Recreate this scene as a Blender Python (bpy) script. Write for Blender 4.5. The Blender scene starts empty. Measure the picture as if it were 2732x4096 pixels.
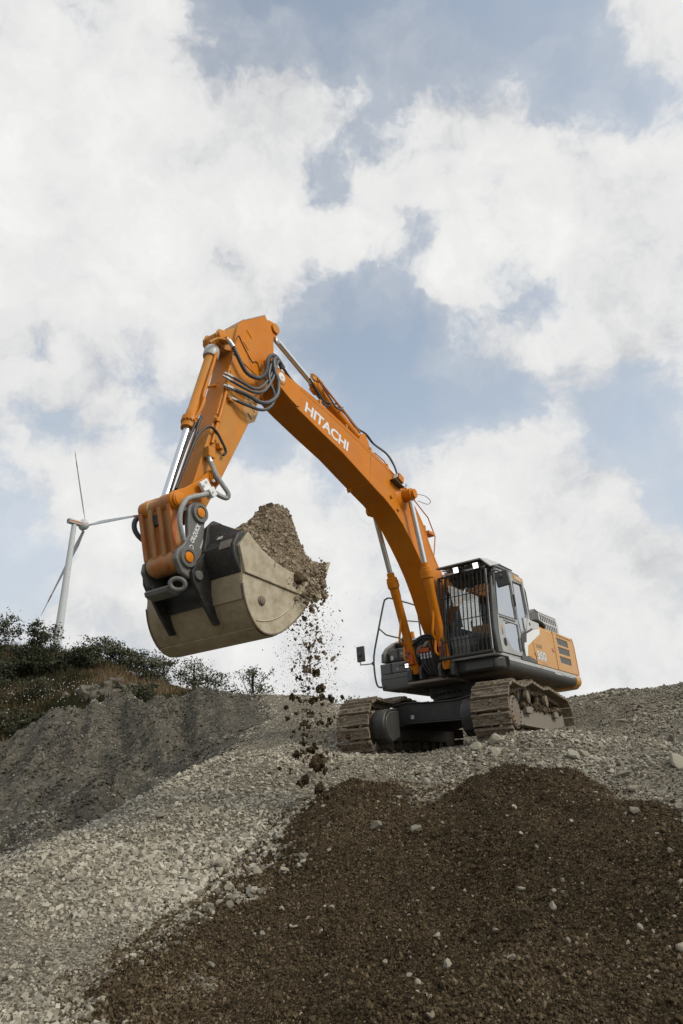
import bpy, bmesh, math, random
import numpy as np
from mathutils import Vector, Matrix
from mathutils.geometry import tessellate_polygon

SC = bpy.context.scene
COL = SC.collection
R = math.radians
random.seed(7)

# ------------------------------------------------------------------ camera
cd = bpy.data.cameras.new('camera')
cam = bpy.data.objects.new('camera', cd)
COL.objects.link(cam)
cam.location = (0, 0, 0)                      # eye height: 1.5 m above the pit floor
cam.rotation_euler = (R(90 + 20.26), 0, 0)
cd.sensor_fit = 'VERTICAL'
cd.sensor_height = 36
cd.lens = 24.01
cd.clip_start = 0.05
cd.clip_end = 6000
SC.camera = cam

# ------------------------------------------------------------------ sun, exposure
SUN_EL, SUN_AZ = 46, 118                      # azimuth clockwise from +Y
sd = bpy.data.lights.new('sun', 'SUN')
sd.energy = 1.5
sd.angle = R(10)
sd.color = (1.0, 0.91, 0.79)
sun = bpy.data.objects.new('sun', sd)
COL.objects.link(sun)
_s = Vector((math.sin(R(SUN_AZ)) * math.cos(R(SUN_EL)), math.cos(R(SUN_AZ)) * math.cos(R(SUN_EL)), math.sin(R(SUN_EL))))
sun.rotation_euler = _s.to_track_quat('Z', 'Y').to_euler()
sun.location = _s * 60
vs = SC.view_settings
vs.view_transform = 'Standard'
vs.look = 'None'
vs.exposure = 0
vs.gamma = 1
vs.use_curve_mapping = False

# ------------------------------------------------------------------ sky with clouds, by direction
W = bpy.data.worlds.new('World')
SC.world = W
W.use_nodes = True
nt = W.node_tree
nt.nodes.clear()
N, L = nt.nodes, nt.links


def nd(kind, **kw):
    n = N.new(kind)
    for k, v in kw.items():
        setattr(n, k, v)
    return n


def mth(op, a, b=None, c=None, clamp=False):
    n = nd('ShaderNodeMath', operation=op, use_clamp=clamp)
    for i, v in enumerate((a, b, c)):
        if v is None:
            continue
        if isinstance(v, (int, float)):
            n.inputs[i].default_value = v
        else:
            L.new(v, n.inputs[i])
    return n.outputs[0]


tc = nd('ShaderNodeTexCoord')
D0 = tc.outputs['Generated']


def wnoise(scale, detail, rough, vec=None, off=(0, 0, 0), squash=(1, 1, 1.0)):
    mp = nd('ShaderNodeMapping')
    mp.inputs['Location'].default_value = off
    mp.inputs['Scale'].default_value = squash
    L.new(vec or D0, mp.inputs['Vector'])
    n = nd('ShaderNodeTexNoise')
    n.inputs['Scale'].default_value = scale
    n.inputs['Detail'].default_value = detail
    n.inputs['Roughness'].default_value = rough
    L.new(mp.outputs[0], n.inputs['Vector'])
    return n


def vmul(v, k):
    n = nd('ShaderNodeVectorMath', operation='SCALE')
    L.new(v, n.inputs[0])
    n.inputs['Scale'].default_value = k
    return n.outputs[0]


def vadd(a, b):
    n = nd('ShaderNodeVectorMath', operation='ADD')
    L.new(a, n.inputs[0])
    if isinstance(b, tuple):
        n.inputs[1].default_value = b
    else:
        L.new(b, n.inputs[1])
    return n.outputs[0]


w1 = vmul(vadd(wnoise(3.2, 2, .5).outputs['Color'], (-.5, -.5, -.5)), .10)
w2 = vmul(vadd(wnoise(10, 4, .6).outputs['Color'], (-.5, -.5, -.5)), .10)
DW = vadd(vadd(D0, w1), w2)
# (azimuth, elevation, radius in degrees, weight): banks of cloud and the blue gaps between them
CL = [(-32.2, 46.1, 14.3, 1), (-21.6, 43.0, 14.3, 1), (-12.7, 41.0, 8.3, 0.7), (-26.2, 36.1, 10.3, 0.9), (-31.5, 51.3, 7.6, 0.7), (-17.5, 51.6, 4.5, 0.4), (26.9, 42.4, 11.3, 1), (14.4, 43.3, 9.6, 1), (1.6, 41.7, 7.3, 0.7), (27.3, 35.5, 8.3, 0.8), (21.6, 46.8, 5.2, 0.6), (32.1, 49.3, 5.2, 0.7), (26.0, 50.2, 3.5, 0.5), (19.0, 49.2, 4.5, 0.35), (7.3, 50.6, 7.6, 0.6), (-3.0, 49.8, 6, 1.0), (2.5, 48.8, 4.5, 0.8), (13.5, 50.2, 4.5, 0.45), (-8.0, 49.7, 5.5, 0.45), (24.9, 32.5, 6.8, 0.95), (14.4, 35.9, 2.1, 0.3), (12.4, 33.2, 3.6, 0.75), (-29.5, 29.2, 3.8, 0.8), (-22.8, 24.5, 5.2, 0.4), (-28.4, 23.8, 3.5, 0.45), (-14.9, 33.8, 3.5, 0.4), (-18.2, 19.2, 7.3, 0.8), (-7.1, 19.9, 5.9, 0.8), (8.4, 21.7, 6.9, 0.9), (17.5, 18.5, 7.6, 0.9), (22.7, 18.6, 4.2, 0.5), (23.4, 11.8, 8.6, 0.7), (7.9, 10.2, 11.0, 0.6), (-6.7, 9.2, 11.3, 0.6), (-18.9, 10.5, 5.2, 0.5), (19.1, 25.7, 3.6, 0.8), (14.5, 23.5, 4, 0.5), (-22.5, 20.4, 2.8, 0.4), (8.6, 24.6, 3.5, 0.3),
      (-8.0, 57.0, 7.5, -1), (6.1, 56.6, 7.2, -1), (20.9, 53.6, 6.2, -0.9), (-27.8, 52.0, 2.1, -0.6), (26.3, 48.0, 4.2, -0.6), (32.3, 46.3, 3.1, -0.5), (-1.1, 45.6, 2.6, -0.7), (4.6, 48.2, 2.8, -0.5), (-2.3, 35.8, 4.5, -0.8), (4.1, 34.3, 5.9, -0.8), (9.0, 30.6, 6.9, -0.8), (2.7, 29.1, 5.2, -0.6), (-9.0, 26.0, 3.8, -0.5), (20.6, 28.6, 5.2, -0.5), (25.8, 25.7, 5.9, -0.6), (27.4, 19.3, 2.8, -0.7), (17.3, 36.2, 3.1, -0.5), (19.2, 35.2, 2.1, -0.4), (-27.8, 31.2, 2.1, -0.5), (-20.5, 31.7, 3.8, -0.7), (-25.2, 26.4, 2.4, -0.4), (-26.1, 15.5, 3.1, -0.5), (-16.7, 15.4, 2.4, -0.5), (7.5, 41.1, 2.1, -0.6), (-27.1, 20.0, 2.8, -0.4), (-10.9, 40.2, 1.7, -0.3), (-14.7, 28.0, 2.4, -0.4), (-6.5, 24.3, 2.1, -0.3)]
wide = wnoise(1.7, 5, .55, off=(3.1, 1.7, 5.2)).outputs['Fac']
dens = mth('MULTIPLY_ADD', wide, 1.1, -0.42)
capped = False
for az, el, r, w in CL:
    if w < 0 and not capped:
        dens = mth('MINIMUM', dens, .62)
        capped = True
    az, el = R(az), R(el)
    dv = nd('ShaderNodeVectorMath', operation='DISTANCE')
    L.new(DW, dv.inputs[0])
    dv.inputs[1].default_value = (math.sin(az) * math.cos(el), math.cos(az) * math.cos(el), math.sin(el))
    mr = nd('ShaderNodeMapRange', interpolation_type='SMOOTHSTEP')
    L.new(dv.outputs['Value'], mr.inputs['Value'])
    rr = 2 * math.sin(R(r) / 2)
    mr.inputs['From Min'].default_value = rr * 1.35
    mr.inputs['From Max'].default_value = rr * .35
    dens = mth('MULTIPLY_ADD', mr.outputs[0], w * (.50 if w > 0 else .66), dens)
fine = wnoise(8, 9, .62, vec=DW).outputs['Fac']
dens = mth('MULTIPLY_ADD', mth('SUBTRACT', fine, .5), 1.8, dens)
mk0 = nd('ShaderNodeMapRange', interpolation_type='SMOOTHSTEP')
L.new(dens, mk0.inputs['Value'])
mk0.inputs['From Min'].default_value = -0.06
mk0.inputs['From Max'].default_value = 0.46
# thin veil between the banks
vl = nd('ShaderNodeMapRange', interpolation_type='SMOOTHSTEP')
L.new(dens, vl.inputs['Value'])
vl.inputs['From Min'].default_value = -0.75
vl.inputs['From Max'].default_value = 0.35
mk = nd('ShaderNodeMath', operation='MAXIMUM')
L.new(mk0.outputs[0], mk.inputs[0])
L.new(mth('MULTIPLY', vl.outputs[0], .38), mk.inputs[1])
# cloud tone: thick parts bright, greyer bellies by a slow noise
tone = wnoise(4.5, 6, .55, vec=DW, off=(9.3, 2.2, 4.1)).outputs['Fac']
# lit towards the sun, grey away from it: the slope of the cloud noise
_sv = (.030 * math.sin(R(SUN_AZ)) * math.cos(R(SUN_EL)), .030 * math.cos(R(SUN_AZ)) * math.cos(R(SUN_EL)), .030 * math.sin(R(SUN_EL)) + .012)
fine2 = wnoise(8, 9, .62, vec=vadd(DW, _sv)).outputs['Fac']
relief = mth('MULTIPLY', mth('SUBTRACT', fine, fine2), .65)
th = nd('ShaderNodeMapRange')
L.new(mth('ADD', relief, mth('MULTIPLY_ADD', tone, 1.3, mth('MULTIPLY', dens, .45))), th.inputs['Value'])
th.inputs['From Min'].default_value = .42
th.inputs['From Max'].default_value = 1.3
cr = nd('ShaderNodeValToRGB')
cr.color_ramp.elements[0].color = (.58, .59, .61, 1)
cr.color_ramp.elements[1].color = (.93, .925, .905, 1)
cr.color_ramp.elements.new(.45).color = (.79, .792, .79, 1)
L.new(th.outputs[0], cr.inputs[0])
sky = nd('ShaderNodeTexSky', sky_type='NISHITA', sun_disc=False)
sky.sun_elevation = R(SUN_EL)
sky.sun_rotation = R(SUN_AZ)
sky.air_density = 1.0
sky.dust_density = 2.5
sky.ozone_density = 1.0
SKY_STRENGTH = 0.15
skb = nd('ShaderNodeVectorMath', operation='MULTIPLY')
L.new(sky.outputs[0], skb.inputs[0])
skb.inputs[1].default_value = (1.32, 1.46, 1.36)
hs = nd('ShaderNodeHueSaturation')
hs.inputs['Saturation'].default_value = .60
hs.inputs['Value'].default_value = 1.0
L.new(skb.outputs[0], hs.inputs['Color'])
# pale air towards the horizon
sx = nd('ShaderNodeSeparateXYZ')
L.new(D0, sx.inputs[0])
hz = nd('ShaderNodeMapRange', interpolation_type='SMOOTHSTEP')
L.new(sx.outputs['Z'], hz.inputs['Value'])
hz.inputs['From Min'].default_value = .60
hz.inputs['From Max'].default_value = .02
hm = nd('ShaderNodeMix', data_type='RGBA')
L.new(mth('MULTIPLY', hz.outputs[0], .85), hm.inputs['Factor'])
L.new(hs.outputs[0], hm.inputs['A'])
hm.inputs['B'].default_value = (3.75, 3.95, 4.35, 1)
b1 = nd('ShaderNodeBackground')
L.new(hm.outputs['Result'], b1.inputs[0])
b1.inputs[1].default_value = SKY_STRENGTH
b2 = nd('ShaderNodeBackground')
L.new(cr.outputs[0], b2.inputs[0])
b2.inputs[1].default_value = 1.0
mx = nd('ShaderNodeMixShader')
L.new(mk.outputs[0], mx.inputs[0])
L.new(b1.outputs[0], mx.inputs[1])
L.new(b2.outputs[0], mx.inputs[2])
wo = nd('ShaderNodeOutputWorld')
L.new(mx.outputs[0], wo.inputs[0])
W.cycles.sampling_method = 'MANUAL'
W.cycles.sample_map_resolution = 512

# ------------------------------------------------------------------ materials
def material(name, base, rough=.6, metal=0.0, spec=.5, var=None, scale=6.0, detail=6, dirt=None, dirt_amt=.5, dirt_scale=3.0, dirt_edge=.15,
             bump=0.0, bump_scale=40.0, tone=None, coat=0.0, stretch=(1, 1, 1), up_dust=None, emit=None, emit_strength=0, rough_var=0.0, pebble=None):
    """Principled paint/stone/soil: base colour with noise variation, dirt patches, optional per-face tone attribute, fine bump."""
    m = bpy.data.materials.new(name)
    m.use_nodes = True
    t = m.node_tree
    ns, ln = t.nodes, t.links
    p = ns['Principled BSDF']
    p.inputs['Roughness'].default_value = rough
    p.inputs['Metallic'].default_value = metal
    p.inputs['Specular IOR Level'].default_value = spec
    p.inputs['Coat Weight'].default_value = coat
    p.inputs['Coat Roughness'].default_value = .15
    tcn = ns.new('ShaderNodeTexCoord')
    mp = ns.new('ShaderNodeMapping')
    mp.inputs['Scale'].default_value = stretch
    ln.new(tcn.outputs['Object'], mp.inputs['Vector'])
    vec = mp.outputs[0]

    def noise(sc, de, ro=.55):
        n = ns.new('ShaderNodeTexNoise')
        n.inputs['Scale'].default_value = sc
        n.inputs['Detail'].default_value = de
        n.inputs['Roughness'].default_value = ro
        ln.new(vec, n.inputs['Vector'])
        return n.outputs['Fac']

    def mix(fac, a, b):
        n = ns.new('ShaderNodeMix')
        n.data_type = 'RGBA'
        if isinstance(fac, (int, float)):
            n.inputs['Factor'].default_value = fac
        else:
            ln.new(fac, n.inputs['Factor'])
        for s, v in (('A', a), ('B', b)):
            if isinstance(v, tuple):
                n.inputs[s].default_value = v if len(v) == 4 else (*v, 1)
            else:
                ln.new(v, n.inputs[s])
        return n.outputs['Result']

    def rng(v, a, b):
        n = ns.new('ShaderNodeMapRange')
        ln.new(v, n.inputs['Value'])
        n.inputs['From Min'].default_value = a
        n.inputs['From Max'].default_value = b
        return n.outputs[0]
    col = (*base, 1)
    if var is not None:
        col = mix(rng(noise(scale, detail), .35, .65), col, (*var, 1))
    vor = None
    if pebble is not None:                       # packed stones or lumps: each cell its own shade and its own bulge
        psc, pcols, pdepth = pebble
        vor = ns.new('ShaderNodeTexVoronoi')
        vor.inputs['Scale'].default_value = psc
        vor.inputs['Randomness'].default_value = 1
        ln.new(vec, vor.inputs['Vector'])
        sx_ = ns.new('ShaderNodeSeparateColor')
        ln.new(vor.outputs['Color'], sx_.inputs[0])
        rp = ns.new('ShaderNodeValToRGB')
        for i, (pos, c) in enumerate(pcols):
            e = rp.color_ramp.elements[i] if i < 2 else rp.color_ramp.elements.new(pos)
            e.position = pos
            e.color = (*c, 1)
        ln.new(sx_.outputs[0], rp.inputs[0])
        col = mix(.65, col, rp.outputs[0])
    if tone is not None:
        at = ns.new('ShaderNodeAttribute')
        at.attribute_name = 'tone'
        rp = ns.new('ShaderNodeValToRGB')
        rp.color_ramp.interpolation = 'LINEAR'
        els = rp.color_ramp.elements
        for i, (pos, c) in enumerate(tone):
            e = els[i] if i < 2 else els.new(pos)
            e.position = pos
            e.color = (*c, 1)
        ln.new(at.outputs['Fac'], rp.inputs[0])
        if var is not None:
            mm = ns.new('ShaderNodeMix')
            mm.data_type = 'RGBA'
            mm.blend_type = 'MULTIPLY'
            mm.inputs['Factor'].default_value = 1
            ln.new(rp.outputs[0], mm.inputs['A'])
            ln.new(col, mm.inputs['B'])
            col = mm.outputs['Result']
        else:
            col = rp.outputs[0]
    if dirt is not None:
        f = rng(noise(dirt_scale, 8, .65), .62 - dirt_amt * .3 - dirt_edge, .62 - dirt_amt * .3 + dirt_edge)
        ml = ns.new('ShaderNodeMath')
        ml.operation = 'MULTIPLY'
        ln.new(f, ml.inputs[0])
        ml.inputs[1].default_value = min(1, dirt_amt * 1.3)
        ml.use_clamp = True
        col = mix(ml.outputs[0], col, (*dirt, 1))
    if up_dust is not None:
        ge = ns.new('ShaderNodeNewGeometry')
        sp = ns.new('ShaderNodeSeparateXYZ')
        ln.new(ge.outputs['Normal'], sp.inputs[0])
        f = rng(sp.outputs['Z'], .25, .95)
        ml = ns.new('ShaderNodeMath')
        ml.operation = 'MULTIPLY'
        ln.new(f, ml.inputs[0])
        ml.inputs[1].default_value = .6
        col = mix(ml.outputs[0], col, (*up_dust, 1))
    if isinstance(col, tuple):
        p.inputs['Base Color'].default_value = col
    else:
        ln.new(col, p.inputs['Base Color'])
    if rough_var:
        n = rng(noise(scale * 1.7, 5), .3, .7)
        mr = ns.new('ShaderNodeMath')
        mr.operation = 'MULTIPLY_ADD'
        ln.new(n, mr.inputs[0])
        mr.inputs[1].default_value = rough_var
        mr.inputs[2].default_value = rough - rough_var / 2
        ln.new(mr.outputs[0], p.inputs['Roughness'])
    if bump:
        b = ns.new('ShaderNodeBump')
        b.inputs['Strength'].default_value = min(1, bump * 20)
        b.inputs['Distance'].default_value = bump
        ln.new(noise(bump_scale, 6, .6), b.inputs['Height'])
        if vor is not None:
            b2 = ns.new('ShaderNodeBump')
            b2.invert = True
            b2.inputs['Strength'].default_value = 1
            b2.inputs['Distance'].default_value = pdepth
            ln.new(vor.outputs['Distance'], b2.inputs['Height'])
            ln.new(b.outputs[0], b2.inputs['Normal'])
            b = b2
        ln.new(b.outputs[0], p.inputs['Normal'])
    if emit:
        p.inputs['Emission Color'].default_value = (*emit, 1)
        p.inputs['Emission Strength'].default_value = emit_strength
    return m


TAN = (.23, .17, .11)
M = {}
M['orange'] = material('orange_paint', (.64, .195, .002), .42, spec=.16, var=(.57, .165, .002), scale=2.5, dirt=(.44, .235, .07), dirt_amt=.30, dirt_scale=4.5, dirt_edge=.14, up_dust=(.5, .23, .03), rough_var=.2)
M['orange_worn'] = material('worn_orange_paint', (.63, .19, .002), .45, spec=.16, var=(.52, .14, .002), scale=3, dirt=(.48, .29, .09), dirt_amt=.50, dirt_scale=2.6, dirt_edge=.18, up_dust=(.46, .27, .09), stretch=(1, 1, .45), rough_var=.25)
M['orange_stained'] = material('stained_orange_paint', (.54, .13, .004), .42, spec=.25, var=(.36, .065, .004), scale=4, dirt=(.40, .27, .13), dirt_amt=.55, dirt_scale=5, dirt_edge=.12, up_dust=(.42, .28, .13), stretch=(2.2, 2.2, .4), bump=.002, bump_scale=20, rough_var=.25)
M['orange_clean'] = material('bright_orange_paint', (.56, .27, .04), .36, spec=.4, var=(.52, .245, .032), scale=1.5, coat=.1, up_dust=(.5, .3, .10), rough_var=.12)
M['red_orange'] = material('red_orange_paint', (.50, .085, .004), .42, spec=.35, var=(.42, .07, .004))
M['mid_grey'] = material('mid_grey_paint', (.13, .13, .122), .42, var=(.105, .105, .10), scale=2, dirt=TAN, dirt_amt=.15, dirt_scale=4, up_dust=(.26, .25, .22), rough_var=.15)
M['grey'] = material('grey_paint', (.38, .38, .36), .42, var=(.31, .31, .295), scale=2, dirt=TAN, dirt_amt=.15, dirt_scale=4, up_dust=(.3, .28, .24), rough_var=.15)
M['light_grey'] = material('light_grey_paint', (.50, .50, .485), .4, var=(.45, .45, .43), scale=2, dirt=TAN, dirt_amt=.12)
M['dark_grey'] = material('dark_grey_paint', (.062, .062, .058), .45, var=(.05, .05, .046), scale=3, dirt=(.14, .12, .09), dirt_amt=.22, dirt_scale=3, up_dust=(.17, .16, .145), rough_var=.2)
M['black'] = material('black_paint', (.016, .016, .015), .5, var=(.024, .023, .02), scale=5, dirt=(.08, .07, .05), dirt_amt=.2, dirt_scale=6, up_dust=(.07, .065, .055))
M['rubber'] = material('black_rubber', (.022, .022, .021), .55, up_dust=(.09, .085, .075))
M['hose_grey'] = material('grey_spiral_hose', (.075, .08, .085), .5, var=(.05, .052, .055), scale=60, up_dust=(.2, .2, .2))
M['hose_pale'] = material('pale_spiral_hose', (.40, .40, .39), .55, var=(.27, .27, .26), scale=50)
M['chrome'] = material('chromed_steel', (.72, .73, .74), .30, metal=1.0)
M['steel'] = material('bare_steel', (.45, .45, .44), .38, metal=.7)
M['casting'] = material('grey_cast_steel', (.105, .106, .104), .5, var=(.065, .066, .066), scale=5, dirt=(.26, .24, .2), dirt_amt=.36, dirt_scale=5, dirt_edge=.2, bump=.002, bump_scale=30, up_dust=(.2, .19, .17), rough_var=.2)
M['bucket'] = material('scoured_bucket_steel', (.30, .23, .135), .48, spec=.3, metal=.1, var=(.21, .158, .09), scale=4.5, dirt=(.41, .345, .235), dirt_amt=.48, dirt_scale=9, dirt_edge=.12, stretch=(.45, 1, 1.7), bump=.0015, bump_scale=25, rough_var=.25)
M['bucket_side'] = material('dusty_bucket_side_steel', (.37, .30, .195), .48, spec=.3, metal=.1, var=(.28, .222, .14), scale=4.5, dirt=(.49, .435, .33), dirt_amt=.5, dirt_scale=8, dirt_edge=.12, bump=.002, bump_scale=18, rough_var=.2)
M['bucket_black'] = material('black_bucket_paint', (.014, .0135, .012), .5, var=(.03, .028, .024), scale=6, dirt=(.30, .26, .20), dirt_amt=.10, dirt_scale=30, dirt_edge=.05, bump=.001, bump_scale=30)
M['mud_steel'] = material('muddy_track_steel', (.18, .135, .09), .75, spec=.25, var=(.07, .052, .035), scale=14, dirt=(.29, .24, .175), dirt_amt=.5, dirt_scale=18, dirt_edge=.12, bump=.012, bump_scale=30, up_dust=(.2, .16, .12))
M['track_frame'] = material('dusty_track_frame', (.20, .175, .135), .7, spec=.3, var=(.11, .10, .08), scale=6, dirt=(.27, .24, .19), dirt_amt=.5, dirt_scale=6, stretch=(2, 2, .5), up_dust=(.14, .10, .065))
M['plate_rust'] = material('dull_brown_plate', (.20, .155, .11), .6, metal=.1, var=(.12, .105, .085), scale=8, dirt=(.26, .15, .06), dirt_amt=.35, dirt_scale=7)
M['under'] = material('dusty_underbody', (.24, .195, .145), .75, var=(.17, .14, .105), scale=4, spec=.2)
M['mesh_dark'] = material('dark_grille_mesh', (.06, .06, .056), .6, var=(.13, .13, .12), scale=130, detail=1)
M['white'] = material('white_print', (.74, .74, .72), .45)
M['silver'] = material('silver_print', (.55, .55, .54), .35, metal=.3)
M['decal'] = material('weathered_yellow_sticker', (.60, .33, .10), .5, var=(.5, .27, .09), scale=20)
M['label_grey'] = material('grey_label', (.22, .19, .15), .5, var=(.15, .13, .11), scale=30)
M['lamp'] = material('lit_lamp_lens', (.9, .9, .9), .2, emit=(1, .99, .96), emit_strength=1.6)
M['lamp_off'] = material('lamp_lens', (.75, .76, .76), .1, metal=.3)
M['seat'] = material('seat_fabric', (.10, .10, .10), .8)
M['interior'] = material('cab_trim', (.26, .26, .255), .7)
M['amber'] = material('amber_lens', (.75, .28, .02), .3)
M['turbine'] = material('hazed_turbine_white', (.54, .55, .55), .5)  # white greyed down: the haze of distance is put into the colour
M['turbine_red'] = material('turbine_red_stripe', (.30, .06, .02), .5)
M['turbine_orange'] = material('turbine_orange_stripe', (.52, .13, .03), .5)

g = bpy.data.materials.new('cab_glass')
g.use_nodes = True
t = g.node_tree
t.nodes.clear()
_o = t.nodes.new('ShaderNodeOutputMaterial')
_m = t.nodes.new('ShaderNodeMixShader')
_t = t.nodes.new('ShaderNodeBsdfTransparent')
_t.inputs[0].default_value = (.80, .83, .82, 1)
_g = t.nodes.new('ShaderNodeBsdfGlossy')
_g.inputs['Roughness'].default_value = .03
_f = t.nodes.new('ShaderNodeFresnel')
_f.inputs[0].default_value = 1.7
_a = t.nodes.new('ShaderNodeMath')
_a.operation = 'MULTIPLY_ADD'
_a.inputs[1].default_value = 1.0
_a.inputs[2].default_value = .58
_a.use_clamp = True
t.links.new(_f.outputs[0], _a.inputs[0])
t.links.new(_a.outputs[0], _m.inputs[0])
t.links.new(_t.outputs[0], _m.inputs[1])
t.links.new(_g.outputs[0], _m.inputs[2])
t.links.new(_m.outputs[0], _o.inputs[0])
M['glass'] = g
g2 = g.copy()
g2.name = 'windscreen_glass'
for n_ in g2.node_tree.nodes:
    if n_.type == 'MATH':
        n_.inputs[1].default_value = .5
        n_.inputs[2].default_value = -.01
    elif n_.type == 'BSDF_TRANSPARENT':
        n_.inputs[0].default_value = (.93, .94, .93, 1)
M['clear_glass'] = g2


# ------------------------------------------------------------------ mesh helpers
def tag(o, label=None, cat=None, group=None, kind=None):
    for k, v in (('label', label), ('category', cat), ('group', group), ('kind', kind)):
        if v:
            o[k] = v
    return o


def empty(name, mat=None):
    o = bpy.data.objects.new(name, None)
    o.empty_display_size = .2
    COL.objects.link(o)
    if mat is not None:
        o.matrix_world = mat
    return o


def link_mesh(name, me, mat=None, parent=None):
    o = bpy.data.objects.new(name, me)
    COL.objects.link(o)
    if mat is not None and not me.materials:
        me.materials.append(M[mat] if isinstance(mat, str) else mat)
    if parent is not None:
        o.parent = parent
    return o


def np_mesh(name, V, F, tone=None, smooth=False):
    """V (n,3); F (m,k) of one polygon size."""
    V = np.asarray(V, dtype=np.float32)
    F = np.asarray(F, dtype=np.int32)
    k = F.shape[1]
    me = bpy.data.meshes.new(name)
    me.vertices.add(len(V))
    me.vertices.foreach_set('co', V.ravel())
    me.loops.add(F.size)
    me.loops.foreach_set('vertex_index', F.ravel())
    me.polygons.add(len(F))
    me.polygons.foreach_set('loop_start', np.arange(0, F.size, k, dtype=np.int32))
    try:
        me.polygons.foreach_set('loop_total', np.full(len(F), k, dtype=np.int32))
    except Exception:
        pass
    me.polygons.foreach_set('use_smooth', np.full(len(F), smooth, dtype=bool))
    if tone is not None:
        a = me.attributes.new('tone', 'FLOAT', 'FACE')
        a.data.foreach_set('value', np.asarray(tone, dtype=np.float32))
    me.update(calc_edges=True)
    me.validate()
    return me


class MB:
    """collects shapes; build() links them as one mesh object"""

    def __init__(s):
        s.v, s.f = [], []

    def add(s, vs_, fs):
        b = len(s.v)
        s.v += [tuple(x) for x in vs_]
        s.f += [tuple(i + b for i in f) for f in fs]
        return s

    def box(s, lo, hi, rot=None, about=None):
        x0, y0, z0 = lo
        x1, y1, z1 = hi
        vv = [Vector(p) for p in ((x0, y0, z0), (x1, y0, z0), (x1, y1, z0), (x0, y1, z0), (x0, y0, z1), (x1, y0, z1), (x1, y1, z1), (x0, y1, z1))]
        if rot is not None:
            c = Vector(about) if about else sum(vv, Vector()) / 8
            vv = [c + rot @ (v - c) for v in vv]
        return s.add(vv, [(0, 3, 2, 1), (4, 5, 6, 7), (0, 1, 5, 4), (1, 2, 6, 5), (2, 3, 7, 6), (3, 0, 4, 7)])

    def prism(s, poly, a, b, ax=1, holes=()):
        """poly in the two other axes (in XYZ order), extruded along axis ax from a to b; holes are cut through"""
        def p3(p, t):
            q = list(p)
            q.insert(ax, t)
            return q
        loops = [list(poly)] + [list(h) for h in holes]
        n = len(poly)
        if not holes:
            vv = [p3(p, a) for p in poly] + [p3(p, b) for p in poly]
            fs = [tuple(range(n))[::-1], tuple(range(n, 2 * n))]
            fs += [(i, (i + 1) % n, n + (i + 1) % n, n + i) for i in range(n)]
            return s.add(vv, fs)
        flat = [p for l in loops for p in l]
        tot = len(flat)
        tri = tessellate_polygon([[Vector((p[0], p[1], 0)) for p in l] for l in loops])
        vv = [p3(p, a) for p in flat] + [p3(p, b) for p in flat]
        fs = [tuple(t)[::-1] for t in tri] + [tuple(i + tot for i in t) for t in tri]
        o = 0
        for l in loops:
            k = len(l)
            fs += [(o + i, o + (i + 1) % k, tot + o + (i + 1) % k, tot + o + i) for i in range(k)]
            o += k
        return s.add(vv, fs)

    def lathe(s, p0, p1, prof, n=20):
        """prof: (t along p0->p1 in metres, radius)"""
        p0, p1 = Vector(p0), Vector(p1)
        d = (p1 - p0).normalized()
        u = d.orthogonal().normalized()
        w = d.cross(u)
        vv, fs = [], []
        for t_, r_ in prof:
            for k in range(n):
                a = 2 * math.pi * k / n
                vv.append(p0 + d * t_ + (u * math.cos(a) + w * math.sin(a)) * r_)
        m = len(prof)
        for i in range(m - 1):
            for k in range(n):
                fs.append((i * n + k, i * n + (k + 1) % n, (i + 1) * n + (k + 1) % n, (i + 1) * n + k))
        fs.append(tuple(range(n))[::-1])
        fs.append(tuple(range((m - 1) * n, m * n)))
        return s.add(vv, fs)

    def cyl(s, p0, p1, r, r1=None, n=16):
        return s.lathe(p0, p1, [(0, r), ((Vector(p1) - Vector(p0)).length, r if r1 is None else r1)], n)

    def tube(s, pts, r, n=8, smooth=0, ring=0.0):
        """round tube along a path; smooth = Catmull-Rom steps per span; ring > 0 makes a ribbed spiral hose"""
        P = [Vector(p) for p in pts]
        if smooth:
            Q = []
            E = [2 * P[0] - P[1]] + P + [2 * P[-1] - P[-2]]
            for i in range(1, len(E) - 2):
                for k in range(smooth):
                    t_ = k / smooth
                    a, b, c, d = E[i - 1], E[i], E[i + 1], E[i + 2]
                    Q.append(.5 * ((2 * b) + (c - a) * t_ + (2 * a - 5 * b + 4 * c - d) * t_ * t_ + (3 * b - a - 3 * c + d) * t_ ** 3))
            P = Q + [P[-1]]
        d = (P[1] - P[0]).normalized()
        u = d.orthogonal().normalized()
        vv, fs = [], []
        for i, p in enumerate(P):
            dn = (P[min(i + 1, len(P) - 1)] - P[max(i - 1, 0)])
            dn = dn.normalized() if dn.length > 1e-9 else d
            u = (u - dn * u.dot(dn)).normalized()
            w = dn.cross(u)
            rr = r * (1 + (ring if i % 2 else 0))
            for k in range(n):
                a = 2 * math.pi * k / n
                vv.append(p + (u * math.cos(a) + w * math.sin(a)) * rr)
        m = len(P)
        for i in range(m - 1):
            for k in range(n):
                fs.append((i * n + k, i * n + (k + 1) % n, (i + 1) * n + (k + 1) % n, (i + 1) * n + k))
        fs.append(tuple(range(n))[::-1])
        fs.append(tuple(range((m - 1) * n, m * n)))
        return s.add(vv, fs)

    def mesh(s, name, mat, angle=35):
        me = bpy.data.meshes.new(name)
        me.from_pydata([tuple(v) for v in s.v], [], s.f)
        bm = bmesh.new()
        bm.from_mesh(me)
        bmesh.ops.recalc_face_normals(bm, faces=bm.faces)
        bm.to_mesh(me)
        bm.free()
        me.polygons.foreach_set('use_smooth', np.ones(len(me.polygons), dtype=bool))
        me.set_sharp_from_angle(angle=R(angle))
        me.materials.append(M[mat] if isinstance(mat, str) else mat)
        return me

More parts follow.
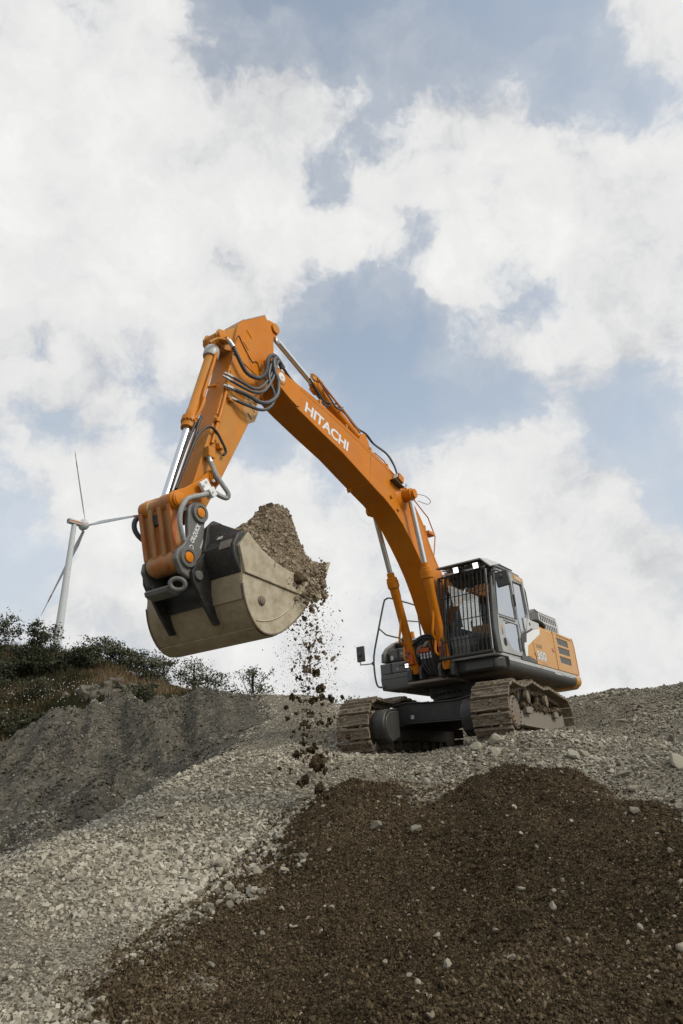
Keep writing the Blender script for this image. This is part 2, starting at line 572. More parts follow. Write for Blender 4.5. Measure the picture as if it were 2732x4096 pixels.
    def build(s, name, mat, parent=None, bevel=0.0, label=None, angle=35, seg=2):
        o = link_mesh(name, s.mesh(name, mat, angle), None, parent)
        if bevel:
            b = o.modifiers.new('bevel', 'BEVEL')
            b.width = bevel
            b.segments = seg
            b.limit_method = 'ANGLE'
            b.angle_limit = R(40)
            b.harden_normals = False
        if label:
            o['label'] = label
        return o


def copy_part(o, parent=None):
    c = o.copy()
    COL.objects.link(c)
    if parent is not None:
        c.parent = parent
    return c


_text_cache = {}


def text_mesh(s, bold=0.0, spacing=1.0):
    key = (s, bold, spacing)
    if key not in _text_cache:
        cu = bpy.data.curves.new('lettering', 'FONT')
        cu.body = s
        cu.size = 1
        cu.offset = bold
        cu.space_character = spacing
        cu.resolution_u = 3
        cu.fill_mode = 'FRONT'
        o = bpy.data.objects.new('lettering', cu)
        COL.objects.link(o)
        dg = bpy.context.evaluated_depsgraph_get()
        me = o.evaluated_get(dg).to_mesh()
        V = [v.co.copy() for v in me.vertices]
        F = [tuple(p.vertices) for p in me.polygons]
        o.evaluated_get(dg).to_mesh_clear()
        bpy.data.objects.remove(o)
        bpy.data.curves.remove(cu)
        _text_cache[key] = (V, F)
    return _text_cache[key]


def lettering(name, s, origin, right, up, mat, parent, bold=0.0, spacing=1.0, box=None):
    """flat print: the text's own extent is stretched to the right and up vectors from origin (bottom left)"""
    V, F = text_mesh(s, bold, spacing)
    x0 = min(v.x for v in V)
    x1 = max(v.x for v in V)
    y0 = 0 if box is None else min(v.y for v in V)
    y1 = max(v.y for v in V)
    o_, r_, u_ = Vector(origin), Vector(right), Vector(up)
    me = bpy.data.meshes.new(name)
    me.from_pydata([tuple(o_ + r_ * ((v.x - x0) / (x1 - x0)) + u_ * ((v.y - y0) / (y1 - y0))) for v in V], [], F)
    me.materials.append(M[mat])
    return link_mesh(name, me, None, parent)


# ------------------------------------------------------------------ noise on arrays, scattered stones
def _hash(ix, iy, seed):
    h = (ix.astype(np.int64) * 374761393 + iy.astype(np.int64) * 668265263 + seed * 974634777) & 0xffffffff
    h = ((h ^ (h >> 13)) * 1274126177) & 0xffffffff
    return ((h ^ (h >> 16)) & 0xffff) / 65535.0


def vnoise(x, y, seed=0):
    ix, iy = np.floor(x), np.floor(y)
    fx, fy = x - ix, y - iy
    fx = fx * fx * (3 - 2 * fx)
    fy = fy * fy * (3 - 2 * fy)
    a, b = _hash(ix, iy, seed), _hash(ix + 1, iy, seed)
    c, d = _hash(ix, iy + 1, seed), _hash(ix + 1, iy + 1, seed)
    return (a * (1 - fx) + b * fx) * (1 - fy) + (c * (1 - fx) + d * fx) * fy - .5


def fbm(x, y, sc, oct_=4, seed=0, gain=.5):
    o, a = 0, 1
    for k in range(oct_):
        o = o + a * vnoise(x * sc, y * sc, seed + k * 17)
        sc *= 2.03
        a *= gain
    return o


rng_ = np.random.default_rng(11)
_cube = np.array([(-1, -1, -1), (1, -1, -1), (1, 1, -1), (-1, 1, -1), (-1, -1, 1), (1, -1, 1), (1, 1, 1), (-1, 1, 1)], float)
_cubef = np.array([(0, 3, 2), (0, 2, 1), (4, 5, 6), (4, 6, 7), (0, 1, 5), (0, 5, 4), (1, 2, 6), (1, 6, 5), (2, 3, 7), (2, 7, 6), (3, 0, 4), (3, 4, 7)])
_octa = np.array([(1, 0, 0), (0, 1, 0), (-1, 0, 0), (0, -1, 0), (.15, .1, 1), (-.1, .1, -1)], float) * .62
_octaf = np.array([(0, 1, 4), (1, 2, 4), (2, 3, 4), (3, 0, 4), (1, 0, 5), (2, 1, 5), (3, 2, 5), (0, 3, 5)])
_ph = (1 + 5 ** .5) / 2
_ico = np.array([(-1, _ph, 0), (1, _ph, 0), (-1, -_ph, 0), (1, -_ph, 0), (0, -1, _ph), (0, 1, _ph), (0, -1, -_ph), (0, 1, -_ph), (_ph, 0, -1), (_ph, 0, 1), (-_ph, 0, -1), (-_ph, 0, 1)], float) / 1.9
_icof = np.array([(0, 11, 5), (0, 5, 1), (0, 1, 7), (0, 7, 10), (0, 10, 11), (1, 5, 9), (5, 11, 4), (11, 10, 2), (10, 7, 6), (7, 1, 8), (3, 9, 4), (3, 4, 2), (3, 2, 6), (3, 6, 8), (3, 8, 9), (4, 9, 5), (2, 4, 11), (6, 2, 10), (8, 6, 7), (9, 8, 1)])


def rot_mats(n, flat=1.0, rg=None):
    """random rotations; flat < 1 keeps the stones' thin axis near upright"""
    rg = rg or rng_
    a = rg.uniform(0, 2 * np.pi, n)
    b = rg.normal(0, 1, n) * flat
    c = rg.normal(0, 1, n) * flat
    z = np.zeros(n)
    o = np.ones(n)
    Rz = np.stack([np.cos(a), -np.sin(a), z, np.sin(a), np.cos(a), z, z, z, o], -1).reshape(n, 3, 3)
    Rx = np.stack([o, z, z, z, np.cos(b), -np.sin(b), z, np.sin(b), np.cos(b)], -1).reshape(n, 3, 3)
    Ry = np.stack([np.cos(c), z, np.sin(c), z, o, z, -np.sin(c), z, np.cos(c)], -1).reshape(n, 3, 3)
    return Rx @ Ry @ Rz


def chipped_rock(rg, cuts=9):
    """one angular stone: a fine ball cut back by random planes"""
    bm = bmesh.new()
    bmesh.ops.create_icosphere(bm, subdivisions=2, radius=.62)
    V = np.array([v.co[:] for v in bm.verts])
    F = np.array([[v.index for v in f.verts] for f in bm.faces])
    bm.free()
    for _ in range(cuts):
        d_ = rg.normal(0, 1, 3)
        d_ /= np.linalg.norm(d_)
        h_ = rg.uniform(.26, .46)
        over = V @ d_ - h_
        V = V - np.clip(over, 0, None)[:, None] * d_[None]
    V = V * np.array([1.15, .9, .75]) + rg.normal(0, .012, V.shape)
    return V, F


def rocks(P, size, kind='cube', jit=.32, flat=.45, aniso=(1, .75, .5), rg=None):
    """vertices and triangles of many separate stones (or lumps of soil) as arrays"""
    rg = rg or rng_
    n = len(P)
    B, F = {'cube': (_cube * .5, _cubef), 'ico': (_ico, _icof), 'octa': (_octa, _octaf)}[kind]
    V = B[None] * (1 + rg.uniform(-jit, jit, (n, len(B), 3)))
    V = V + rg.uniform(-jit, jit, (n, len(B), 3)) * .35
    an = np.array(aniso)[None, None] * rg.uniform(.75, 1.3, (n, 1, 3))
    V = V * an * np.asarray(size)[:, None, None]
    V = np.einsum('nij,nkj->nki', rot_mats(n, flat, rg), V) + np.asarray(P)[:, None]
    T = (F[None] + (np.arange(n) * len(B))[:, None, None]).reshape(-1, 3)
    return V.reshape(-1, 3), T, len(F)

# ------------------------------------------------------------------ the ground: surveyed points, thin-plate surface
GP = [(-2.0, 4.8, -1.43), (-1.26, 4.9, -1.46), (0.0, 5.0, -1.49), (1.06, 4.8, -1.43), (1.92, 4.6, -1.37), (-2.46, 5.7, -1.25), (-3.0, 6.8, -1.1), (-1.91, 6.4, -1.16), (-3.14, 8.0, -0.87), (-2.95, 9.0, -0.67), (-2.75, 10.3, -0.44), (-2.43, 12.2, -0.04), (-2.05, 14.2, 0.41), (-1.85, 16.5, 0.89), (-1.6, 9.6, -0.51), (-1.23, 7.6, -1.0), (-1.86, 8.4, -0.8), (-0.49, 9.9, -0.25), (-1.09, 12.6, 0.24), (0.0, 6.2, -1.27), (1.07, 6.1, -1.25), (2.34, 5.4, -1.11), (0.0, 7.7, -0.81), (0.97, 9.3, -0.29), (0.39, 8.7, -0.46), (0.05, 11.2, 0.06), (1.95, 8.4, -0.49), (2.89, 8.0, -0.42), (3.29, 7.2, -0.5), (4.01, 8.6, -0.12), (3.83, 9.6, 0.02), (2.88, 10.3, 0.08), (1.79, 11.2, 0.15), (1.01, 11.5, 0.10), (1.3, 10.1, -0.15), (5.23, 11.0, 0.4), (4.49, 12.0, 0.51), (4.15, 13.2, 0.63), (2.55, 11.1, 0.42), (2.95, 11.6, .50), (1.5, 11.7, .20), (5.96, 17.5, 1.15), (6.75, 20.0, 1.79), (8.4, 21.0, 1.98), (10.24, 21.0, 2.23), (7.06, 16.5, 1.23), (6.98, 14.5, 1.04), (-3.46, 25.0, 2.23), (-2.27, 25.5, 2.28), (-1.32, 25.5, 2.22), (-0.37, 25.0, 2.05), (1.06, 26.0, 1.94),
      # under the tracks
      (0.11, 13.12, .13), (2.26, 11.66, .30), (5.18, 15.96, .42), (3.03, 17.42, .22), (2.7, 14.6, .22), (1.4, 12.7, .12), (1.6, 15.3, .17), (3.9, 13.9, .38), (0.6, 13.9, .13),
      # pit behind the gravel ridge
      (-5.2, 9.0, -1.7), (-4.5, 11.0, -1.4), (-4.0, 13.0, -1.05), (-3.4, 15.5, -.35), (-3.0, 18.0, .45), (-7, 11, -1.8), (-6, 6, -1.7),
      # beyond and around
      (-1.2, 20, 1.3), (0.6, 19, .85), (3.5, 21, 1.1), (7, 27, 1.6), (12, 30, 1.6), (14, 22, 2.4), (12, 12, 1.3), (8, 6, -.1), (6.5, 9, .3), (0, 33, 1.7), (6, 38, 1.2),
      (0, 3, -1.55), (3, 3, -1.45), (-3, 3, -1.6), (0, 0, -1.6), (0, -8, -1.7), (10, -5, -1.4), (-10, -5, -1.8), (0, -25, -1.7), (40, -15, -1), (-40, -15, -2), (40, 20, 1), (40, 60, 1.2), (0, 70, 1.5), (-40, 10, -1)]
QP = [(-12.21, 23.5, 0.32), (-11.63, 24.5, 0.79), (-10.35, 25.5, 1.52), (-8.93, 26.5, 2.53), (-7.57, 27.0, 2.36), (-6.19, 27.5, 2.51), (-4.82, 27.5, 2.42), (-8.18, 21.5, 0.17), (-6.6, 22.5, 0.82), (-5.08, 23.5, 1.27), (-3.59, 24.0, 1.57), (-8.83, 19.0, -0.48), (-6.55, 17.5, -0.64), (-5.71, 19.0, -0.17), (-4.73, 20.5, 0.28), (-3.61, 21.0, 0.65), (-6.13, 13.5, -1.14), (-5.43, 14.0, -0.93), (-4.97, 15.0, -0.73), (-14, 20, -.8), (-20, 18, -1.2)]
HP = [(-23.59, 40.0, 6.02), (-19.72, 40.0, 5.52), (-18.63, 42.0, 6.06), (-15.78, 41.0, 5.28), (-14.07, 42.0, 5.54), (-12.41, 42.0, 4.77), (-11.29, 43.0, 4.1), (-10.07, 46.0, 4.22), (-8.42, 48.0, 4.2), (-15.37, 32.0, 2.1), (-12.9, 33.0, 2.75), (-17.52, 36.0, 3.65), (-14.2, 36.0, 3.87),
      (-12.5, 28.5, .9), (-10, 29.5, 2.0), (-8, 30, 2.2), (-6, 31, 2.4), (-4, 31, 2.3), (-5, 37, 3.0), (-30, 42, 6.5), (-30, 30, 2.5), (-22, 30, 1.5), (-40, 50, 7), (-15, 60, 5.5), (-30, 70, 5), (-5, 60, 3)]
CP = np.array(GP + QP + HP, float)


def _tps_u(d2):
    return d2 * np.log(np.maximum(d2, 1e-9)) * .5


_n = len(CP)
_A = np.zeros((_n + 3, _n + 3))
_A[:_n, :_n] = _tps_u(((CP[:, None, :2] - CP[None, :, :2]) ** 2).sum(-1)) + np.eye(_n) * .03
_A[:_n, _n] = _A[_n, :_n] = 1
_A[:_n, _n + 1:] = CP[:, :2]
_A[_n + 1:, :_n] = CP[:, :2].T
_w = np.linalg.solve(_A, np.r_[CP[:, 2], 0, 0, 0])


def tps(x, y, C, w):
    x, y = np.ravel(x), np.ravel(y)
    out = np.empty(len(x))
    for i in range(0, len(x), 20000):
        s_ = slice(i, i + 20000)
        d2 = (x[s_, None] - C[None, :, 0]) ** 2 + (y[s_, None] - C[None, :, 1]) ** 2
        out[s_] = _tps_u(d2) @ w[:len(C)] + w[len(C)] + w[len(C) + 1] * x[s_] + w[len(C) + 2] * y[s_]
    return out


RIDGE = np.array([(-40, 2), (-9, 5.2), (-4.6, 7.0), (-3.35, 8.0), (-2.95, 10.3), (-2.55, 12.2), (-2.15, 14.2), (-1.95, 16.5), (-1.95, 18.5), (-2.15, 21), (-2.5, 23.4), (-2.9, 25.5), (-4, 29), (-6, 34), (-9, 60), (-20, 200)], float)


def smooth(e0, e1, x):
    t_ = np.clip((x - e0) / (e1 - e0), 0, 1)
    return t_ * t_ * (3 - 2 * t_)


def ridge_side(x, y):
    """> 0 on the gravel (right) side of the ridge line, metres"""
    xr = np.interp(y, RIDGE[:, 1], RIDGE[:, 0])
    return x - xr


def ground_z(x, y):
    x, y = np.ravel(np.asarray(x, float)), np.ravel(np.asarray(y, float))
    r = np.hypot(x, y)
    z = tps(x, y, CP, _w)
    f = smooth(55, 110, r)
    z = np.clip(z, -3, 9) * (1 - f) + 1.5 * f
    pad = 1 - np.exp(-(((x - 2.5) / 2.2) ** 2 + ((y - 14.4) / 2.6) ** 2))          # ground under the machine is trodden flat
    z = z + fbm(x, y, .55, 3, 3) * .16 * pad * smooth(4, 9, r) + fbm(x, y, 2.2, 4, 9) * .07 * (.3 + .7 * pad)
    s_ = ridge_side(x, y)
    # runnels and slumped ledges on the dark quarry face
    q = smooth(-.2, -2.5, s_) * smooth(33, 28, y) * smooth(9, 12, y)
    along = x * .55 + y * .2
    z = z + q * (fbm(along * 1.6, (y * .9 - x * .35) * .22, 1.0, 4, 21) * .85 - np.abs(fbm(along * 2.6, (y * .9 - x * .35) * .18, 1.0, 2, 23)) * .45 + fbm(x, y, 1.6, 4, 31) * .30)
    return z


# one fine fan of ground in front, coarse all round: polar cells, split into the pieces of ground the eye tells apart
az_f = np.radians(np.linspace(-40, 40, 481))
az_c = np.radians(np.r_[np.arange(44, 316.1, 4)])
AZ = np.r_[az_f, az_c]
RAD = np.r_[.5, 1.5, 2.5, np.exp(np.linspace(math.log(3.2), math.log(60), 250)), 70, 85, 110, 160, 260, 450, 900, 2500]
ga, gr = np.meshgrid(AZ, RAD)
GX, GY = (gr * np.sin(ga)), (gr * np.cos(ga))
GZ = ground_z(GX, GY).reshape(GX.shape)
nr, na = GX.shape
idx = np.arange(nr * na).reshape(nr, na)
quad = np.stack([idx[:-1], np.roll(idx, -1, 1)[:-1], np.roll(idx, -1, 1)[1:], idx[1:]], -1).reshape(-1, 4)
VV = np.stack([GX, GY, GZ], -1).reshape(-1, 3)
fc = VV[quad].mean(1)
sd_ = ridge_side(fc[:, 0], fc[:, 1]) + fbm(fc[:, 0], fc[:, 1], .8, 3, 77) * .5
hill_line = 28.3 + fbm(fc[:, 0], fc[:, 1], .5, 3, 70) * 1.2
far = np.hypot(fc[:, 0], fc[:, 1]) > 62
zone = np.where((sd_ < 0) & (fc[:, 1] > hill_line) & (fc[:, 0] < -4.5), 2, np.where(sd_ < 0, 1, 0))
zone = np.where(far | (fc[:, 1] < 1), 3, zone)

M['gravel_bed'] = material('gravel_bed', (.15, .128, .092), .95, spec=.1, var=(.078, .063, .043), scale=3, detail=10, bump=.02, bump_scale=40, pebble=(36, [(0, (.052, .044, .032)), (.5, (.18, .16, .122)), (1, (.43, .395, .315))], .02))
M['quarry'] = material('dark_quarry_scree', (.098, .089, .070), .95, spec=.08, var=(.055, .049, .038), scale=.9, detail=9, dirt=(.128, .114, .088), dirt_amt=.45, dirt_scale=.8, dirt_edge=.12, bump=.05, bump_scale=9, pebble=(13, [(0, (.045, .041, .031)), (.7, (.115, .104, .08)), (1, (.26, .24, .195))], .05), stretch=(1, 1, .8))
M['turf'] = material('hillside_turf', (.030, .028, .014), .95, spec=.05, var=(.055, .040, .02), scale=.5, detail=8, dirt=(.10, .058, .026), dirt_amt=.35, dirt_scale=.35, dirt_edge=.12, bump=.06, bump_scale=6)
M['field'] = material('distant_ground', (.07, .065, .04), .95, spec=.05, var=(.05, .055, .03), scale=.05)
M['soil'] = material('brown_soil', (.060, .044, .026), .95, spec=.06, var=(.034, .025, .015), scale=5, detail=10, bump=.012, bump_scale=90, pebble=(52, [(0, (.016, .011, .006)), (.6, (.070, .050, .028)), (1, (.17, .128, .078))], .025))
for k, (nm, mt_) in enumerate((('gravel_slope', 'gravel_bed'), ('quarry_slope', 'quarry'), ('hillside', 'turf'), ('ground', 'field'))):
    F = quad[zone == k]
    used, inv = np.unique(F, return_inverse=True)
    o = link_mesh(nm, np_mesh(nm, VV[used], inv.reshape(-1, 4), smooth=True), mt_)
    tag(o, kind='structure', label={0: 'pale grey gravel slope under and in front of the orange excavator', 1: 'dark grey scree face of the quarry left of the gravel', 2: 'overgrown hillside above the dark quarry slope', 3: 'distant flat land out to the horizon'}[k])

# ------------------------------------------------------------------ heap of brown soil in front
SP = np.array([(-1.64, 4.85, 0), (-1.51, 5.8, 0), (-1.31, 6.8, 0), (-0.98, 7.7, 0), (-0.67, 8.6, 0), (-0.25, 9.5, 0), (0.38, 9.7, 0), (1.0, 9.6, 0), (1.15, 9.1, 0), (1.57, 9.6, 0), (2.29, 9.7, -0.05), (2.7, 9.05, 0), (3.48, 8.9, -.2), (3.75, 8.2, -.18), (3.3, 7.3, 0), (-2.4, 5.6, -0.3), (-1.92, 4.6, -0.3), (-2.04, 7.4, -0.35), (-1.58, 9.5, -0.35), (-0.9, 10.5, -0.35), (0.43, 11.0, -0.3), (2.09, 11.0, -0.3), (3.41, 11.0, -0.3), (4.5, 9.6, -0.3), (2.07, 8.75, 0.44), (1.5, 8.1, 0.36), (1.56, 8.9, 0.2), (2.6, 8.5, 0.28), (2.55, 7.5, 0.24), (2.98, 7.9, 0.0), (1.44, 6.2, 0.25), (0.0, 5.6, 0.2), (2.04, 5.2, 0.3), (2.95, 6.5, 0.2), (0.74, 7.4, 0.16), (0.79, 8.75, 0.0), (0.51, 9.1, 0.12), (0.09, 9.1, 0.12), (-0.11, 8.1, 0.16), (-0.35, 7.3, 0.15), (-0.52, 6.5, 0.15), (-0.81, 6.5, 0.14), (-0.68, 5.6, 0.16), (-1.14, 5.9, 0.12), (-1.29, 5.0, 0.12), (0.57, 4.9, 0.25), (1.24, 4.5, 0.3), (-0.22, 4.9, 0.2), (1.75, 4.2, 0.32),
               (-2.0, 3.5, -.3), (-.8, 3.5, .05), (.5, 3.3, .15), (2.0, 3.0, .2), (4.5, 5.5, .25), (4.0, 6.9, -.04), (6, 7.5, -.1), (6, 4, .2), (0, 1.5, -.3), (4, 1.5, -.2), (-3, 2, -.4), (5.2, 9, -.35), (3.9, 8.6, -.14), (4.3, 8.1, -.12), (3.5, 9.3, -.2), (3.0, 9.75, -.12), (4.6, 7.7, -.15)], float)
_n = len(SP)
_A = np.zeros((_n + 3, _n + 3))
_A[:_n, :_n] = _tps_u(((SP[:, None, :2] - SP[None, :, :2]) ** 2).sum(-1)) + np.eye(_n) * .01
_A[:_n, _n] = _A[_n, :_n] = 1
_A[:_n, _n + 1:] = SP[:, :2]
_A[_n + 1:, :_n] = SP[:, :2].T
_ws = np.linalg.solve(_A, np.r_[SP[:, 2], 0, 0, 0])


def soil_t(x, y):
    x, y = np.ravel(np.asarray(x, float)), np.ravel(np.asarray(y, float))
    return np.clip(tps(x, y, SP, _ws), -.6, .6) + fbm(x, y, 1.3, 3, 41) * .045


def soil_z(x, y):
    x, y = np.ravel(np.asarray(x, float)), np.ravel(np.asarray(y, float))
    t_ = soil_t(x, y)
    k_ = smooth(-.02, .16, t_)
    return ground_z(x, y) + t_ + k_ * (fbm(x, y, 5, 3, 43) * .045 + fbm(x, y, 1.1, 2, 47) * .15 + fbm(x * .8 + y * .6, y * .25 - x * .35, 1.3, 2, 48) * .14) - np.abs(fbm(x, y, 17, 2, 44, .6)) * .035 - np.abs(fbm(x, y, 38, 2, 45, .6)) * .018


az_s = np.radians(np.linspace(-30, 40, 500))
rad_s = np.exp(np.linspace(math.log(3.2), math.log(11), 345))
ga, gr = np.meshgrid(az_s, rad_s)
SX, SY = gr * np.sin(ga), gr * np.cos(ga)
ST = soil_t(SX, SY).reshape(SX.shape)
SZ = soil_z(SX, SY).reshape(SX.shape)
ok = ST > -.05
nr, na = SX.shape
idx = np.arange(nr * na).reshape(nr, na)
quad = np.stack([idx[:-1, :-1], idx[:-1, 1:], idx[1:, 1:], idx[1:, :-1]], -1).reshape(-1, 4)
quad = quad[ok.ravel()[quad].all(1)]
used, inv = np.unique(quad, return_inverse=True)
VV = np.stack([SX, SY, SZ], -1).reshape(-1, 3)
o = link_mesh('soil_heap', np_mesh('soil_heap', VV[used], inv.reshape(-1, 4), smooth=True), 'soil')
tag(o, 'wide heap of crumbly brown soil across the foreground', kind='structure')

# ------------------------------------------------------------------ loose stones and crumbs (nobody could count them)
PALE = [(0, (.062, .053, .040)), (.3, (.17, .152, .118)), (.65, (.34, .31, .245)), (1, (.53, .495, .41))]
M['gravel'] = material('crushed_pale_stone', (1, 1, 1), .9, spec=.15, var=(.78, .76, .72), scale=25, tone=PALE)
M['scree'] = material('crushed_dark_stone', (1, 1, 1), .9, spec=.12, tone=[(0, (.042, .038, .030)), (.5, (.115, .105, .083)), (1, (.36, .335, .275))])
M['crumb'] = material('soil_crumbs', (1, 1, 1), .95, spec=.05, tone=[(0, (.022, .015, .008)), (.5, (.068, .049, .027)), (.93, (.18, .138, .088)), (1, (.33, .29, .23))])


def fan_points(n, r0, r1, a0, a1, p=1.0, rg=rng_):
    """points in a fan of ground, denser near by (1/r**p per unit area)"""
    u = rg.uniform(0, 1, n)
    e = 2 - p
    r = (r0 ** e + u * (r1 ** e - r0 ** e)) ** (1 / e) if abs(e) > 1e-6 else r0 * (r1 / r0) ** u
    a = np.radians(rg.uniform(a0, a1, n))
    return r * np.sin(a), r * np.cos(a)


def scatter(name, x, y, z, size, mat_, tone, label, **kw):
    V, T, nf = rocks(np.stack([x, y, z], -1), size, **kw)
    o = link_mesh(name, np_mesh(name, V, T, tone=np.repeat(tone, nf)), mat_)
    return tag(o, label, kind='stuff')


# gravel: small everywhere, sizes mixed
x, y = fan_points(175000, 4.2, 30, -36, 36, 1.75)
s_ = ridge_side(x, y) + fbm(x, y, .8, 3, 77) * .5
keep = (s_ > -.25) & ~((np.abs(x - 2.7) < 1.4) & (np.abs(y - 14.8) < 1.6)) 
x, y = x[keep], y[keep]
st_ = soil_t(x, y)
keep = st_ < .03 + fbm(x, y, 2.5, 3, 61) * .12 + np.abs(rng_.normal(0, .03, len(x)))
x, y, st_ = x[keep], y[keep], st_[keep]
patch = fbm(x, y, .7, 4, 55)
size = np.exp(rng_.normal(math.log(.023), .40, len(x))).clip(0, .06) * (1 + patch * .9) * np.interp(np.hypot(x, y), [4, 12, 28], [.85, 1.1, 1.9])
fines = rng_.uniform(0, 1, len(x)) < smooth(.05, -.35, patch) * .55 * smooth(-1.2, 1.0, x - .1 * y + .3)
size[fines] *= .72
left = smooth(.6, -1.0, x - .04 * y)                       # the clean pale heap on the left, dirtier gravel to the right
tone = np.clip(rng_.normal(.40, .2, len(x)) + .27 * left + patch * .30 - fines * .2 + .01, 0, 1)
z = np.where(st_ > -.03, soil_z(x, y), ground_z(x, y)) + size * .12
tone = tone - .22 * smooth(-.02, .06, st_)
nb = np.hypot(x, y) < 8.5
scatter('gravel', x[nb], y[nb], z[nb], size[nb], 'gravel', tone[nb], 'loose pale crushed stone covering the near slope', jit=.24, aniso=(1, .82, .62))
nb = ~nb
scatter('gravel', x[nb], y[nb], z[nb], size[nb] * 1.05, 'gravel', tone[nb], 'loose pale crushed stone covering the far slope', kind='octa', jit=.3, aniso=(1, .85, .65))
# grey scree on the dark slope and in the pit
x, y = fan_points(52000, 7, 29, -40, -4, .6)
s_ = ridge_side(x, y) + fbm(x, y, .8, 3, 77) * .5
keep = (s_ < .2) & (y < 29.5) & ((fbm(x, y, .45, 3, 88) + fbm(x * .8, y * .25, .9, 2, 87) * .6 > .02) | (y < 13) | (y > 25.3) | (rng_.uniform(0, 1, len(x)) < .25))
x, y = x[keep], y[keep]
crest = smooth(25.3, 26.8, y + fbm(x, y, .6, 2, 5) * 1.2) + smooth(13, 10, y)
size = np.exp(rng_.normal(math.log(.046), .42, len(x))).clip(0, .11) * np.interp(y, [8, 16], [.55, 1.0])
tone = np.clip(rng_.normal(.43, .22, len(x)) + fbm(x * 1.2 + y * .5, (y - x * .4) * .2, .9, 3, 89) * .9 + .48 * np.clip(crest, 0, 1), 0, 1)
scatter('scree', x, y, ground_z(x, y) + size * .1, size, 'scree', tone, 'grey chips of stone strewn over the dark quarry face', kind='octa', jit=.3, aniso=(1, .8, .55))
# a tongue of grey rubble in the bottom of the pit
x, y = rng_.uniform(-9, -3.2, 9000), rng_.uniform(8.2, 14.2, 9000)
keep = (ridge_side(x, y) < .1) & (fbm(x, y, .6, 3, 99) + .25 - np.abs(x + 4.6 + (y - 11) * .35) * .22 > 0)
x, y = x[keep], y[keep]
size = np.exp(rng_.normal(math.log(.042), .4, len(x))).clip(0, .1)
scatter('scree', x, y, ground_z(x, y) + size * .1, size, 'scree', np.clip(rng_.normal(.70, .2, len(x)), 0, 1), 'grey rubble lying in the bottom of the pit', kind='octa', jit=.3, aniso=(1, .8, .55))
# soil crumbs
x, y = fan_points(120000, 4.0, 10.2, -30, 38, 1.55)
st_ = soil_t(x, y)
keep = st_ > -.02 + fbm(x, y, 2.5, 3, 61) * .10 - np.abs(rng_.normal(0, .02, len(x)))
x, y = x[keep], y[keep]
size = np.exp(rng_.normal(math.log(.0095), .48, len(x))).clip(0, .026) * (1 + .5 * fbm(x, y, 1.7, 3, 66)) * np.interp(y, [4, 9], [.85, 1.2])
tone = np.clip(rng_.normal(.48, .2, len(x)) + fbm(x, y, .9, 3, 67) * .35, 0, .93)
chips = rng_.uniform(0, 1, len(x)) < .012
tone[chips] = rng_.uniform(.95, 1, chips.sum())
scatter('soil_crumbs', x, y, np.maximum(soil_z(x, y), ground_z(x, y)) + size * .15, size * 1.35, 'crumb', tone, 'crumbs and small lumps of brown soil on the heap', kind='octa', jit=.30, flat=1.5, aniso=(1, .9, .85))
x, y = fan_points(7000, 4.0, 10.2, -30, 38, 1.2)
keep = soil_t(x, y) > .0
x, y = x[keep], y[keep]
x, y = x + fbm(x, y, 3, 2, 14) * .2, y + fbm(x, y, 3, 2, 15) * .2
size = np.exp(rng_.normal(math.log(.0085), .5, len(x))).clip(0, .03)
scatter('soil_lumps', x, y, soil_z(x, y) + size * .3, size, 'crumb', np.clip(rng_.normal(.42, .14, len(x)), 0, .9), 'larger lumps of brown soil on the heap', kind='ico', jit=.34, flat=1.5, aniso=(1, .85, .75))

# ------------------------------------------------------------------ the excavator: X forward, Y to its left, Z up from the ground it stands on
MACH = Matrix(((-0.5613485844606911, 0.8247776935696617, -0.0680405975421104, 2.6997729221986733),
               (-0.8273924921122429, -0.5610693000523459, 0.024958055514456637, 14.62436538132374),
               (-0.01759064297489813, 0.07030644869910446, 0.9973703286899254, 0.2654448729404808),
               (0, 0, 0, 1)))
EX = empty('excavator', MACH)
tag(EX, 'large orange crawler excavator emptying its bucket on the gravel crest', 'excavator')
YL, YR = .27, -.22                                     # boom side planes

# ---- undercarriage (turned a little under the upper structure)
UND = .0764


def und(name, mb, mat_, bevel=0, label=None, seg=2, angle=35):
    o = mb.build(name, mat_, EX, bevel, label, angle, seg)
    o.rotation_euler = (0, 0, UND)
    return o


TRK = [(2.19, .98), (1.9, .955), (1.6, .945), (1.3, 1.0), (.99, 1.075), (.6, 1.03), (.2, .995), (-.3, 1.04), (-.9, .985), (-1.45, .93)]
_zc, _r = .459, .52
pts = [Vector((x, z)) for x, z in TRK]
pts += [Vector((-1.62 + .47 * math.cos(a), .455 + .47 * math.sin(a))) for a in np.radians(np.linspace(95, 265, 14))]
pts += [Vector((-1.2, -.03)), Vector((0, -.05)), Vector((1.6, -.05))]
pts += [Vector((2.19 + _r * math.cos(a), _zc + _r * math.sin(a))) for a in np.radians(np.linspace(-90, 88, 16))]


def along(pts, step, closed=True):
    P = pts + [pts[0]]
    seg_l = [(P[i + 1] - P[i]).length for i in range(len(P) - 1)]
    tot = sum(seg_l)
    n = round(tot / step)
    out, i, acc = [], 0, 0
    for k in range(n):
        d = tot * k / n
        while acc + seg_l[i] < d:
            acc += seg_l[i]
            i += 1
        t_ = (d - acc) / seg_l[i]
        out.append((P[i].lerp(P[i + 1], t_), (P[i + 1] - P[i]).normalized()))
    return out


stations = along(pts, .228)
shoe_prof = [(-.105, 0), (.098, 0), (.098, -.022), (.075, -.022), (.070, .0), (.070, 0)]
